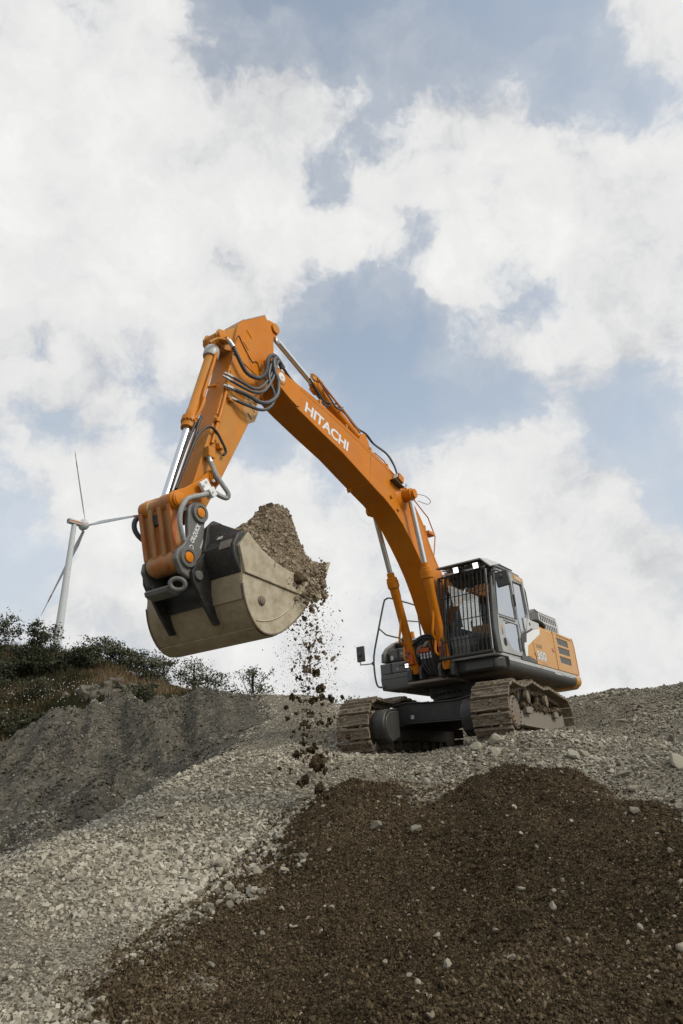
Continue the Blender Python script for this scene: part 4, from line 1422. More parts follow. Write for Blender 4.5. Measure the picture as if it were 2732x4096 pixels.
# visor, roof guard, roof lamps
mb = MB()
mb.prism([(1.80, 3.345), (1.82, 3.315), (1.80, 3.31), (1.40, 3.38), (1.15, 3.40), (1.15, 3.425), (1.42, 3.41)], .48, 1.40)
vz = mb.build('roof_visor', 'mid_grey', cab)
mb = MB()
vv = [(1.80, 1.40, 3.345), (1.40, 1.40, 3.41), (1.15, 1.40, 3.425), (1.15, 1.56, 3.33), (1.45, 1.56, 3.25), (1.62, 1.52, 3.20)]
vv2 = [(x, y - .02, z - .012) for x, y, z in vv]
mb.add(vv + vv2, [(0, 1, 2, 3, 4, 5), (11, 10, 9, 8, 7, 6)] + [(i, (i + 1) % 6, 6 + (i + 1) % 6, 6 + i) for i in range(6)])
mb.build('visor_cheek', 'light_grey', cab)
for y in (.885, 1.295):
    mb = MB()
    mb.box((1.70, y - .062, 3.16), (1.805, y + .062, 3.285), Matrix.Rotation(R(12), 3, 'Y'))
    rl = mb.build('roof_lamp', 'black', cab, .015)
    mb = MB()
    mb.box((1.80, y - .052, 3.17), (1.812, y + .052, 3.275), Matrix.Rotation(R(12), 3, 'Y'), (1.752, y, 3.2225))
    mb.build('lamp_lens', 'lamp', rl, .012)
mb = MB()
for k in range(7):
    mb.box((1.45, .55 + k * .125, 3.29), (1.75, .60 + k * .125, 3.30), Matrix.Rotation(R(9), 3, 'Y'))
mb.box((1.45, .48, 3.27), (1.47, 1.42, 3.31))
mb.box((1.62, .48, 3.20), (1.64, 1.42, 3.23))
tag(mb.build('visor_braces', 'steel', cab), kind='stuff')
mb = MB()
mb.box((-.36, .50, 3.355), (1.12, 1.34, 3.38))
for k in range(8):
    mb.box((-.30 + k * .19, .52, 3.38), (-.26 + k * .19, 1.36, 3.43))
mb.box((-.36, 1.34, 3.355), (1.12, 1.38, 3.435))
tag(mb.build('roof_guard', 'mid_grey', cab), kind='stuff')
mb = MB()
mb.tube([(1.48, 1.47, 2.85), (1.47, 1.50, 3.15), (1.42, 1.49, 3.27), (1.2, 1.46, 3.36), (.2, 1.43, 3.42)], .016, 8, 3)
mb.tube([(1.44, 1.47, 2.9), (1.42, 1.49, 3.12), (1.36, 1.48, 3.22), (1.1, 1.46, 3.30), (.5, 1.45, 3.33)], .014, 8, 3)
mb.build('roof_cable', 'hose_grey', cab)
# mirror on the cab side
mb = MB()
mb.tube([(1.62, 1.42, 3.02), (1.70, 1.55, 3.06), (1.72, 1.68, 3.05), (1.70, 1.72, 3.0)], .013, 8, 3)
ma = mb.build('mirror_arm', 'dark_grey', EX)
mb = MB()
mb.box((1.64, 1.61, 2.74), (1.71, 1.86, 3.03), Matrix.Rotation(R(4), 3, 'X'))
mb.cyl((1.71, 1.71, 2.93), (1.74, 1.71, 2.93), .04, n=14)
mb.build('mirror', 'dark_grey', ma, .03, seg=3)

# front guard of upright bars
gprof = [(1.70, 3.15), (1.785, 2.65), (1.88, 2.1), (1.935, 1.60)]


def gx(z):
    for (x0, z0), (x1, z1) in zip(gprof, gprof[1:]):
        if z <= z0 and z >= z1:
            return x0 + (x1 - x0) * (z0 - z) / (z0 - z1)
    return gprof[-1][0] if z < 1.6 else gprof[0][0]


mb = MB()
for y, r_ in ((.45, .026), (1.425, .022)):
    mb.tube([(x, y, z) for x, z in gprof], r_, 8)
mb.tube([(1.70, .45, 3.15), (1.695, 1.425, 3.155)], .022, 8)
mb.tube([(1.94, .40, 1.565), (1.94, 1.46, 1.565)], .036, 10)
mb.tube([(1.60, .46, 3.12), (1.70, .46, 3.12)], .018, 8)
mb.box((1.55, .42, 1.60), (1.96, .455, 1.64))
gd = mb.build('front_guard', 'black', EX)
mb = MB()
mb.prism([(x - .014, z) for x, z in gprof] + [(x + .014, z) for x, z in gprof[::-1]], -.006, .006)
bar_me = mb.mesh('guard_bar', 'black')
for k in range(11):
    o = bpy.data.objects.new('guard_bar', bar_me)
    COL.objects.link(o)
    o.parent = gd
    o.location = (.005, .53 + k * .0815, 0)
for z in (2.72, 2.24, 1.87):
    mb = MB()
    mb.tube([(gx(z) - .012, .45, z), (gx(z) - .012, 1.42, z + .0)], .010, 6)
    mb.build('cross_bar', 'black', gd)
mb = MB()
mb.prism([(1.66, 3.15), (1.75, 2.65), (1.84, 2.1), (1.89, 1.60), (1.93, 1.60), (1.88, 2.1), (1.785, 2.65), (1.695, 3.15)], 1.425, 1.44)
mb.build('guard_side_strip', 'light_grey', gd)

# ---- boom
blow = [(6.588, 5.627), (6.5, 5.532), (6.41, 5.463), (6.272, 5.381), (6.06, 5.287), (5.86, 5.225), (5.245, 5.062), (4.597, 4.905), (3.727, 4.610), (3.54, 4.545), (3.23, 4.45), (2.9, 4.305), (2.60, 4.10), (2.30, 3.81), (2.04, 3.535), (1.83, 3.265), (1.65, 2.97), (1.50, 2.67), (1.38, 2.43), (1.24, 2.22), (1.08, 2.02)]
btop = [(.42, 2.25), (.75, 2.85), (1.1, 3.42), (1.398, 3.73), (1.526, 3.92), (1.617, 4.12), (1.708, 4.32), (1.9, 4.53), (2.158, 4.735), (2.48, 4.98), (2.87, 5.10), (3.02, 5.19), (3.578, 5.296), (3.879, 5.366), (4.422, 5.468), (4.965, 5.571), (5.384, 5.623), (5.735, 5.685), (6.107, 5.729), (6.418, 5.776), (6.55, 5.82), (6.61, 5.75)]
boom_poly = blow + [(.80, 1.74), (.50, 1.72), (.33, 1.95)] + btop
mb = MB()
mb.prism(boom_poly, YR, YL)
boom = mb.build('boom', 'orange', EX, .012)
mb = MB()                                              # side plates stand a little above the top plate
mb.prism(btop[1:-1] + [(x + .01, z - .05) for x, z in btop[1:-1][::-1]], YL - .03, YL + .004)
mb.prism(btop[1:-1] + [(x + .01, z - .05) for x, z in btop[1:-1][::-1]], YR - .004, YR + .03)
mb.build('boom_flange', 'orange', boom)
mb = MB()
mb.prism([(6.60, 5.64), (6.5, 5.54), (6.41, 5.47), (6.272, 5.388), (6.06, 5.294), (5.88, 5.24), (5.80, 5.27), (5.765, 5.45), (5.76, 5.62), (6.1, 5.70), (6.42, 5.755), (6.55, 5.79)], YL, YL + .022)
mb.build('nose_plate', 'orange', boom, .008)
mb = MB()
mb.lathe((6.267, YL, 5.586), (6.267, YL + .06, 5.586), [(0, .13), (.025, .13), (.03, .115), (.035, .11)], 28)
mb.build('pin_boss', 'orange_worn', boom)
mb = MB()
mb.lathe((6.267, YL + .03, 5.586), (6.267, YL + .05, 5.586), [(0, .078), (.012, .078), (.015, .07), (.016, .02), (.026, .018)], 28)
mb.build('pin_cap', 'white', boom)
mb = MB()
mb.tube([(3.589, YL + .001, 5.222), (3.725, YL + .001, 4.614)], .007, 6)
mb.build('weld_seam', 'orange', boom)
for sm, r_ in (([(3.725, YL, 4.607), (3.715, YR, 4.607)], .009), ([(2.02, YL, 3.51), (2.02, YR, 3.51)], .006), ([(5.76, YL + .001, 5.66), (5.86, YL + .001, 5.23)], .006)):
    mb = MB()
    mb.tube(sm, r_, 6)
    mb.build('weld_seam', 'orange', boom)
mb = MB()
mb.prism([(3.70, 4.60), (3.76, 4.62), (3.72, 4.55)], YR - .004, YR + .10)
mb.build('weld_tab', 'orange', boom)
lettering('maker_lettering', 'HITACHI', (5.648, YL + .003, 5.272), (-1.235, 0, -.282), (-.062, 0, .196), 'white', boom, .030, .97)
for z_, x_ in ((4.56, 2.98), (4.36, 2.76)):
    mb = MB()
    mb.box((x_ - .03, YL, z_ - .025), (x_ + .03, YL + .035, z_ + .025))
    mb.build('lug', 'orange_worn', boom, .006)
# boss for the lift cylinders, right through the boom
mb = MB()
mb.lathe((2.53, YR - .05, 4.66), (2.53, YL + .05, 4.66), [(0, .15), (.03, .20), (.05, .24), (.54, .24), (.56, .20), (.59, .15)], 36)
mb.build('pivot_boss', 'orange', boom)

CYL = {1: ((2.50, .425, 4.705), (1.71, .425, 1.42)), -1: ((2.57, -.37, 4.58), (1.46, -.37, 1.46))}
for s_ in (1, -1):
    a, b = Vector(CYL[s_][0]), Vector(CYL[s_][1])
    d = (a - b).normalized()
    Lc = (a - b).length
    mb = MB()
    g0 = 1.80
    mb.lathe(b, a, [(0, .09), (.05, .10), (.12, .085), (g0 - .30, .085), (g0 - .28, .092), (g0 - .10, .094), (g0 - .07, .118), (g0 + .06, .118), (g0 + .07, .108), (g0 + .12, .106), (g0 + .13, .075), (g0 + .22, .073), (g0 + .225, .056)], 28)
    cy = mb.build('boom_cylinder', 'orange', EX, label='lift cylinder on the cab side of the boom' if s_ > 0 else 'lift cylinder on the far side of the boom')
    mb = MB()
    mb.cyl(b + d * (g0 + .2), b + d * (Lc - .08), .052, n=24)
    mb.build('piston_rod', 'chrome', cy)
    mb = MB()
    y0, y1 = (YL + .04, .56) if s_ > 0 else (YR - .04, -.50)
    mb.lathe((a.x, y0, a.z), (a.x, y1, a.z), [(0, .125), (abs(y1 - y0) * .75, .125), (abs(y1 - y0) * .77, .095), (abs(y1 - y0), .09)], 28)
    mb.build('rod_eye', 'orange', cy)
    mb = MB()
    mb.tube([(a.x, y0 - .005 * s_, a.z), (a.x, y0 + .012 * s_, a.z)], .13, 28)
    mb.build('eye_seal', 'black', cy)
    mb = MB()
    for k in range(12):
        an = 2 * math.pi * k / 12
        u = d.orthogonal().normalized()
        w_ = d.cross(u)
        c = b + d * (g0 + .075) + (u * math.cos(an) + w_ * math.sin(an)) * .095
        mb.cyl(c, c + d * .02, .011, n=6)
    tag(mb.build('gland_bolts', 'black', cy), kind='stuff')
    mb = MB()
    f_ = b + d * .28
    mb.box((f_.x - .06, f_.y - .06, f_.z - .12), (f_.x + .12, f_.y + .06, f_.z + .12))
    mb.box((f_.x + .05, f_.y - .05, f_.z + .10), (f_.x + .16, f_.y + .03, f_.z + .20))
    mb.build('valve_block', 'red_orange', cy, .015)
    mb = MB()
    e_ = b + d * 1.0
    mb.tube([e_ + Vector((.07, 0, .2)), e_ + Vector((.11, -.02, -.1)), e_ + Vector((.12, -.06, -.35)), f_ + Vector((.16, -.08, .25)), f_ + Vector((.20, -.08, .02)), f_ + Vector((.12, -.03, -.05))], .022, 8, 4)
    mb.build('cylinder_pipe', 'orange', cy)
    mb = MB()
    mb.prism([(b.x - .14, b.z - .16), (b.x + .10, b.z - .14), (b.x + .12, b.z + .02), (b.x + .05, b.z + .12), (b.x - .08, b.z + .12)], b.y - .16, b.y - .10)
    mb.prism([(b.x - .14, b.z - .16), (b.x + .10, b.z - .14), (b.x + .12, b.z + .02), (b.x + .05, b.z + .12), (b.x - .08, b.z + .12)], b.y + .10, b.y + .16)
    mb.build('cylinder_bracket', 'dark_grey', EX, .01)
# centre frame that carries the boom foot
mb = MB()
mb.prism([(-.2, 1.5), (1.5, 1.28), (1.62, 1.30), (1.60, 1.52), (1.0, 1.62), (.9, 2.05), (.55, 2.3), (.15, 2.1), (-.1, 1.8)], -.50, -.40)
mb.prism([(-.2, 1.5), (1.5, 1.28), (1.62, 1.30), (1.60, 1.52), (1.0, 1.62), (.9, 2.05), (.55, 2.3), (.15, 2.1), (-.1, 1.8)], .30, .40)
mb.box((.0, -.5, 1.45), (1.0, .4, 1.55))
mb.build('boom_mount', 'black', EX, .015)
mb = MB()
mb.tube([(.62, -.30, 1.95), (.62, .35, 1.95)], .10, 20)
mb.build('boom_foot_pin', 'dark_grey', EX)

# stick cylinder along the top of the boom
a, b = Vector((6.17, .025, 6.62)), Vector((3.55, .025, 5.62))
d = (a - b).normalized()
Lc = (a - b).length
mb = MB()
mb.lathe(b, a, [(0, .09), (.05, .11), (.10, .085), (1.38, .085), (1.40, .11), (1.52, .11), (1.53, .07), (1.60, .068)], 26)
ac = mb.build('stick_cylinder', 'orange', EX)
mb = MB()
mb.cyl(b + d * 1.58, a, .052, n=22)
mb.build('piston_rod', 'chrome', ac)
mb = MB()
mb.tube([b + d * .1 + Vector((0, .08, .08)), b + d * .8 + Vector((0, .10, .08)), b + d * 1.5 + Vector((0, .10, .10))], .02, 8)
mb.tube([b + d * 1.45 + Vector((0, .02, .11)), b + d * 1.62 + Vector((0, .02, .16)), b + d * 1.45 + Vector((0, .05, .19)), b + d * 1.1 + Vector((0, .06, .14))], .022, 8, 4)
mb.box(tuple(b + d * 1.40 + Vector((-.06, -.06, .09))), tuple(b + d * 1.40 + Vector((.08, .08, .18))))
mb.box(tuple(b + d * 1.58 + Vector((-.05, -.03, .05))), tuple(b + d * 1.58 + Vector((.05, .07, .13))))
mb.build('cylinder_fitting', 'orange_worn', ac)
mb = MB()
mb.prism([(3.30, 5.20), (3.42, 5.60), (3.52, 5.74), (3.65, 5.70), (3.90, 5.32)], -.10, -.06)
mb.prism([(3.30, 5.20), (3.42, 5.60), (3.52, 5.74), (3.65, 5.70), (3.90, 5.32)], .11, .15)
mb.build('cylinder_lug', 'orange', boom, .01)

# pipes and hoses along the boom
mb = MB()
for dy, dz in ((.20, .04), (.14, .05), (.08, .05)):
    mb.tube([(5.62, dy, 5.70 + dz), (5.28, dy, 5.66 + dz), (4.85, dy, 5.60 + dz), (4.34, dy, 5.50 + dz), (3.83, dy, 5.40 + dz), (3.29, dy, 5.29 + dz), (2.80, dy, 5.18 + dz), (2.45, dy, 5.05 + dz), (1.95, dy, 4.72 + dz), (1.60, dy, 4.36 + dz), (1.42, dy, 4.0 + dz), (1.2, dy, 3.66 + dz), (.9, dy, 3.3 + dz)], .020, 8, 3)
mb.build('boom_pipe', 'orange', boom)
mb = MB()
for x, z in ((5.1, 5.64), (4.3, 5.49), (3.5, 5.33), (2.9, 5.20), (2.2, 4.92), (1.55, 4.28)):
    mb.box((x - .03, .04, z - .03), (x + .03, .235, z + .10))
tag(mb.build('pipe_clamps', 'orange_worn', boom, .006), kind='stuff')
mb = MB()
mb.tube([(5.15, .10, 6.10), (4.80, .08, 5.86), (4.55, .06, 5.93), (4.30, .05, 6.02), (4.0, .03, 6.02), (3.6, 0, 5.90), (3.29, 0, 5.91), (2.98, 0, 5.80), (2.55, 0, 5.78), (2.29, 0, 5.69), (2.15, .02, 5.45), (2.05, .03, 5.05)], .020, 8, 5)
mb.tube([(5.25, .13, 6.15), (4.85, .11, 5.92), (4.58, .09, 5.96), (4.30, .08, 6.06), (4.0, .06, 6.0), (3.6, .04, 5.87), (3.29, .04, 5.87), (2.98, .03, 5.76), (2.55, .03, 5.73), (2.33, .03, 5.62), (2.19, .05, 5.4), (2.08, .05, 5.0)], .016, 8, 5)
mb.tube([(4.95, .12, 6.22), (4.66, .16, 5.98), (4.56, .18, 5.86), (4.40, .18, 5.88), (4.25, .14, 6.0)], .017, 8, 5)
mb.build('boom_hose', 'hose_grey', boom)
mb = MB()
mb.tube([(2.25, .12, 5.0), (1.75, .1, 5.0), (1.42, .1, 4.86), (1.08, .1, 4.72), (.90, .1, 4.45), (.84, .1, 4.34), (.95, .1, 4.05), (1.0, .1, 3.9)], .013, 8)
mb.tube([(3.3, .05, 5.33), (3.05, .05, 5.55), (2.7, .05, 5.5), (2.35, .05, 5.25)], .012, 8)
mb.box((1.28, .02, 4.30), (1.0, .18, 4.36))
mb.build('hose_rail', 'orange', boom)
mb = MB()
mb.box((2.62, YL - .02, 4.93), (2.80, YL + .14, 5.08), Matrix.Rotation(R(-18), 3, 'Y'))
bl = mb.build('boom_lamp', 'orange', boom, .01)
mb = MB()
mb.box((2.785, YL + .0, 4.945), (2.815, YL + .13, 5.06), Matrix.Rotation(R(-18), 3, 'Y'), (2.71, YL + .06, 5.005))
mb.build('lamp_rim', 'black', bl, .006)
mb = MB()
mb.box((2.815, YL + .015, 4.96), (2.822, YL + .115, 5.045), Matrix.Rotation(R(-18), 3, 'Y'), (2.71, YL + .06, 5.005))
mb.build('lamp_lens', 'lamp_off', bl, .004)
mb = MB()
mb.box((2.60, YL, 4.88), (2.95, YL + .12, 4.895), Matrix.Rotation(R(-14), 3, 'Y'))
mb.tube([(2.75, YL + .1, 4.90), (2.6, YL + .12, 4.86), (2.45, YL + .1, 4.95), (2.4, YL + .05, 5.0)], .008, 6, 3)
mb.build('lamp_bracket', 'dark_grey', bl)
mb = MB()
mb.tube([(2.40, .54, 4.72), (2.15, .6, 4.74), (1.98, .62, 4.68), (2.05, .58, 4.60), (2.3, .5, 4.62)], .006, 6, 4)
mb.build('grease_line', 'black', boom)
mb = MB()
for k, (x0, y0, zt, yb, zb) in enumerate(((1.58, -.36, 2.13, .17, 1.70), (1.55, -.33, 2.11, .20, 1.60), (1.60, -.38, 2.08, .10, 1.50), (1.55, -.30, 2.05, .26, 1.45))):
    mb.tube([(x0, y0 - .02 + k * .02, 1.62), (x0 + .05, y0 + .02, 1.88), (x0 + .06, y0 + .16, zt - .06), (x0 + .04, y0 + .32, zt), (x0 + .02, y0 + .46, zt - .02), (x0, yb - .02, zt - .16), (x0, yb, zb + .1), (x0 - .05, yb + .02, zb - .15)], .021, 8, 5)
for k in range(4):
    y = -.20 + k * .07
    mb.tube([(1.50, y, 1.86), (1.52, y + .01, 1.68), (1.50, y + .04, 1.52), (1.45, y + .12, 1.40), (1.35, y + .2, 1.38)], .026, 8, 4)
for k in range(3):
    y = .10 + k * .06
    mb.tube([(1.50, y, 1.84), (1.52, y + .01, 1.66), (1.50, y + .06, 1.50), (1.45, y + .12, 1.40), (1.35, y + .14, 1.36)], .024, 8, 4)
mb.tube([(1.45, .05, 1.45), (1.5, .16, 1.47), (1.48, .28, 1.44)], .02, 8, 3)
mb.build('lift_hose', 'rubber', EX)
mb = MB()
mb.box((1.42, -.26, 1.82), (1.56, .0, 1.90))
mb.box((1.42, .06, 1.82), (1.56, .24, 1.95))
mb.box((1.40, -.22, 1.70), (1.50, -.14, 1.95))
mb.build('hose_manifold', 'red_orange', EX, .01)
mb = MB()
for k in range(4):
    y = -.20 + k * .07
    mb.lathe((1.51, y, 1.83), (1.52, y + .006, 1.70), [(0, .022), (.03, .03), (.06, .03), (.07, .026), (.13, .026)], 10)
tag(mb.build('hose_ferrules', 'steel', EX), kind='stuff')

# ---- stick (dipper arm)
AL, AR = .20, -.16
aface = [(6.519, 6.679), (6.38, 6.50), (6.331, 6.32), (6.335, 5.986), (6.42, 5.60), (6.519, 5.292), (6.687, 5.026), (7.027, 4.362), (7.32, 3.814), (7.619, 3.256), (7.86, 2.83), (7.93, 2.72), (8.06, 2.72), (8.13, 2.82), (8.11, 2.96), (8.062, 3.138), (7.934, 3.504), (7.79, 3.93), (7.632, 4.36), (7.498, 4.777), (7.377, 5.187), (7.292, 5.527), (7.235, 5.85), (7.168, 6.12), (7.046, 6.263)]
mb = MB()
mb.prism(aface, AR, AL)
arm = mb.build('stick', 'orange_worn', EX, .012)
mb = MB()
mb.prism([(6.525, 6.685), (6.375, 6.50), (6.325, 6.32), (6.33, 5.986), (6.40, 5.66), (6.72, 5.40), (7.29, 5.53), (7.235, 5.85), (7.168, 6.13), (7.048, 6.27)], AL, AL + .012)
mb.prism([(6.525, 6.685), (6.375, 6.50), (6.325, 6.32), (6.33, 5.986), (6.40, 5.66), (6.72, 5.40), (7.29, 5.53), (7.235, 5.85), (7.168, 6.13), (7.048, 6.27)], AR - .012, AR)
mb.build('tail_plate', 'orange', arm, .004)
mb = MB()
mb.prism([(7.05, 6.275), (6.52, 6.69), (6.512, 6.675), (7.045, 6.26)], AR - .016, AL + .018)
mb.build('tail_cap', 'light_grey', arm)
mb = MB()
for y in (-.08, .10):
    mb.prism([(6.56, 6.60), (6.34, 6.72), (6.22, 6.74), (6.12, 6.68), (6.10, 6.58), (6.17, 6.48), (6.34, 6.32), (6.45, 6.3)], y, y + .05)
ear = mb.build('tail_lug', 'orange', arm, .012)
mb = MB()
mb.lathe((6.20, -.10, 6.615), (6.20, .19, 6.615), [(0, .075), (.26, .075), (.265, .09), (.285, .088)], 24)
mb.build('tail_pin', 'orange_worn', ear)
mb = MB()
mb.lathe((6.18, .16, 6.38), (6.18, .20, 6.38), [(0, .05), (.03, .05), (.035, .025), (.04, .02)], 18)
mb.build('pin_keeper', 'steel', ear)
mb = MB()
mb.lathe((6.42, AR - .02, 5.62), (6.42, AL + .035, 5.62), [(0, .20), (.35, .20), (.38, .22), (.40, .22), (.41, .18), (.415, .16)], 36)
mb.build('stick_pivot_boss', 'orange_worn', arm)
mb = MB()
for x0, z0, x1, z1 in ((6.98, 6.12, 6.87, 6.03), (7.06, 5.86, 6.95, 5.77)):
    mb.tube([(x0, AL + .012, z0), (x1, AL + .012, z1)], .011, 6)
mb.build('lifting_bar', 'orange', arm)
mb = MB()
mb.tube([(7.36, AL + .02, 5.3), (7.28, AL + .02, 5.62), (7.2, AL + .02, 5.86), (7.16, AL + .02, 5.9), (7.08, AL + .02, 5.80), (6.88, AL + .02, 5.60), (6.80, AL + .02, 5.64), (6.74, AL + .02, 5.63), (6.70, AL + .02, 5.52)], .007, 6, 3)
mb.build('grease_line', 'black', arm)
mb = MB()
mb.tube([(7.05, AL + .012, 5.80), (6.62, AL + .012, 5.02)], .006, 6)
mb.build('weld_seam', 'orange', arm)
mb = MB()
vv = [(7.02, 4.98), (6.86, 4.93), (6.74, 4.78), (6.83, 4.58), (6.98, 4.48), (7.08, 4.66)]
mb.prism(vv, AL, AL + .003)
wd = mb.build('warning_sticker', 'decal', arm)
mb = MB()
tri = [(6.98, 4.90), (6.80, 4.90), (6.84, 4.72)]
for p, q in zip(tri, tri[1:] + tri[:1]):
    mb.tube([(p[0], AL + .004, p[1]), (q[0], AL + .004, q[1])], .004, 5)
mb.tube([(6.92, AL + .004, 4.86), (6.87, AL + .004, 4.80)], .006, 5)
mb.tube([(6.98, AL + .004, 4.66), (6.90, AL + .004, 4.58)], .008, 5)
mb.build('sticker_print', 'dark_grey', wd)
# bucket cylinder mount and the cylinder
mb = MB()
for y in (-.13, .11):
    mb.prism([(7.02, 6.20), (7.12, 6.10), (7.22, 5.62), (7.40, 5.56), (7.53, 5.62), (7.58, 5.74), (7.52, 5.86), (7.40, 5.90)], y, y + .045)
lug = mb.build('cylinder_lug', 'orange_worn', arm, .012)
mb = MB()
mb.lathe((7.46, -.17, 5.73), (7.46, .21, 5.73), [(0, .07), (.33, .07), (.335, .10), (.37, .10), (.375, .085)], 24)
mb.build('lug_pin', 'orange', lug)
a, b = Vector((7.46, .02, 5.73)), Vector((8.36, .02, 2.86))
d = (b - a).normalized()
Lc = (b - a).length
mb = MB()
mb.lathe(a, b, [(0, .09), (.10, .10), (.16, .08), (.24, .08), (.25, .09), (.33, .09), (.34, .078), (1.42, .078), (1.43, .085), (1.56, .088), (1.58, .115), (1.66, .115), (1.67, .095), (1.76, .092), (1.77, .055)], 28)
bc = mb.build('bucket_cylinder', 'orange_worn', EX)
mb = MB()
mb.cyl(a + d * 1.74, b - d * .05, .052, n=24)
mb.build('piston_rod', 'chrome', bc)
u = d.orthogonal().normalized()
w_ = d.cross(u)
mb = MB()
for k in range(14):
    an = 2 * math.pi * k / 14
    c = a + d * 1.655 + (u * math.cos(an) + w_ * math.sin(an)) * .10
    mb.cyl(c, c + d * .025, .012, n=6)
tag(mb.build('gland_bolts', 'orange_worn', bc), kind='stuff')
mb = MB()
mb.tube([a + d * .28 + Vector((.0, .10, -.02)), a + d * .6 + Vector((.0, .12, 0)), a + d * 1.15 + Vector((.0, .12, 0)), a + d * 1.28 + Vector((-.02, .14, 0)), a + d * 1.45 + Vector((-.02, .13, 0)), a + d * 1.62 + Vector((0, .10, 0))], .024, 8, 4)
mb.build('cylinder_pipe', 'orange', bc)
mb = MB()
mb.lathe(a + Vector((-.0, -.09, .0)), a + Vector((0, .09, 0)), [(0, .11), (.18, .11)], 24)
mb.box((7.40, .20, 5.62), (7.48, .27, 5.70))
mb.tube([(7.44, .24, 5.66), (7.60, .20, 5.62), (7.72, .16, 5.50)], .022, 8, 3)
mb.build('cylinder_eye', 'orange_worn', bc)
mb = MB()
mb.lathe(a + d * .18, a + d * .36, [(0, .105), (.03, .115), (.15, .115), (.18, .105)], 24)
mb.build('clamp_band', 'light_grey', bc)
# pipes up the front of the stick
mb = MB()
mb.tube([(7.44, AL + .03, 4.86), (7.52, AL + .03, 4.58), (7.70, AL + .03, 3.99), (7.74, AL + .03, 3.86)], .022, 8, 3)
mb.tube([(7.40, AL - .05, 4.98), (7.50, AL - .02, 4.70), (7.62, AL + .0, 4.36)], .016, 8)
mb.tube([(7.42, .02, 5.02), (7.34, .20, 5.20)], .02, 8)
mb.tube([(7.42, .02, 5.0), (7.60, -.14, 4.92)], .02, 8)
mb.build('stick_pipe', 'orange', arm)
mb = MB()
mb.box((7.40, AL, 4.84), (7.48, AL + .07, 4.92))
mb.box((7.42, AL, 4.66), (7.34, AL + .06, 4.72))
mb.box((7.60, AL, 4.22), (7.68, AL + .06, 4.28))
mb.box((7.56, AL, 3.82), (7.64, AL + .07, 3.90))
mb.box((7.76, AL, 3.60), (7.88, AL + .11, 3.75))
tag(mb.build('pipe_brackets', 'orange_worn', arm, .008), kind='stuff')
# hoses at the boom and stick joint
HO = [([(7.44, .27, 5.64), (7.40, .30, 5.567), (7.30, .30, 5.45), (7.136, .30, 5.274), (6.968, .31, 5.243), (6.792, .32, 5.313), (6.686, .34, 5.469), (6.66, .36, 5.681), (6.55, .36, 5.82), (6.36, .30, 5.90), (6.15, .26, 5.84)], .030),
      ([(7.47, .26, 5.057), (7.23, .32, 5.016), (6.98, .33, 5.024), (6.80, .34, 5.141), (6.61, .36, 5.42), (6.52, .38, 5.70), (6.40, .34, 5.86), (6.2, .28, 5.82), (6.0, .24, 5.76), (5.8, .2, 5.73), (5.6, .18, 5.74)], .021),
      ([(7.50, .26, 4.99), (7.26, .33, 4.93), (6.99, .35, 4.95), (6.78, .37, 5.07), (6.60, .39, 5.36), (6.50, .40, 5.66), (6.38, .36, 5.80), (6.2, .30, 5.78), (6.0, .26, 5.73), (5.78, .22, 5.71)], .021),
      ([(7.48, .26, 4.85), (7.20, .38, 4.80), (6.946, .40, 4.785), (6.726, .41, 4.88), (6.55, .42, 5.08), (6.51, .42, 5.308), (6.56, .41, 5.484), (6.56, .39, 5.70), (6.42, .35, 5.83), (6.25, .30, 5.76)], .029),
      ([(7.376, .24, 4.716), (7.135, .35, 4.66), (6.883, .38, 4.69), (6.70, .39, 4.81), (6.60, .40, 4.973), (6.60, .40, 5.11), (6.66, .38, 5.26), (6.66, .37, 5.45), (6.55, .36, 5.70), (6.40, .33, 5.80)], .022)]
for i, (p, r_) in enumerate(HO):
    mb = MB()
    mb.tube(p, r_, 8, 16, .14)
    mb.build('stick_hose', 'hose_grey', EX)
    mb = MB()
    P0, P1 = Vector(p[0]), Vector(p[1])
    dd = (P1 - P0).normalized()
    mb.lathe(P0 - dd * .05, P0 + dd * .12, [(0, r_ * .7), (.04, r_ * .8), (.05, r_ * 1.25), (.10, r_ * 1.25), (.17, r_ * 1.1)], 10)
    mb.build('hose_fitting', 'steel', EX)
mb = MB()
mb.tube([(8.30, .17, 3.04), (8.17, .20, 3.42), (8.03, .22, 3.80), (7.91, .23, 3.99), (7.805, .25, 4.075), (7.696, .26, 4.047), (7.60, .27, 3.93), (7.52, .27, 3.81), (7.551, .25, 3.743)], .019, 8, 6)
mb.tube([(8.27, .13, 3.04), (8.14, .15, 3.42), (8.0, .17, 3.84), (7.92, .16, 4.1), (7.86, .15, 4.25)], .02, 8, 5)
mb.tube([(8.30, .06, 3.02), (8.18, .08, 3.42), (8.04, .10, 3.84), (7.93, .12, 4.14)], .02, 8, 5)
mb.tube([(8.22, -.06, 3.0), (8.10, -.06, 3.4), (7.98, -.06, 3.8), (7.88, -.05, 4.15), (7.93, .0, 4.25)], .016, 8, 5)
mb.tube([(8.24, .19, 3.02), (8.12, .17, 3.10), (8.06, .06, 3.12), (8.12, -.06, 3.08), (8.24, -.10, 3.02)], .012, 6, 4)
mb.build('stick_front_hose', 'rubber', EX)
mb = MB()
mb.tube([(7.83, .26, 3.58), (7.821, .30, 3.50), (7.786, .34, 3.36), (7.698, .37, 3.236), (7.61, .39, 3.129), (7.636, .39, 3.055), (7.751, .39, 3.045), (7.888, .38, 3.07), (8.005, .38, 2.991), (8.182, .37, 2.91), (8.307, .38, 2.833), (8.381, .39, 2.737), (8.424, .39, 2.627), (8.42, .38, 2.507), (8.37, .36, 2.40), (8.31, .33, 2.33)], .030, 9, 16, .12)
mb.build('coupler_hose', 'hose_pale', EX)
mb = MB()
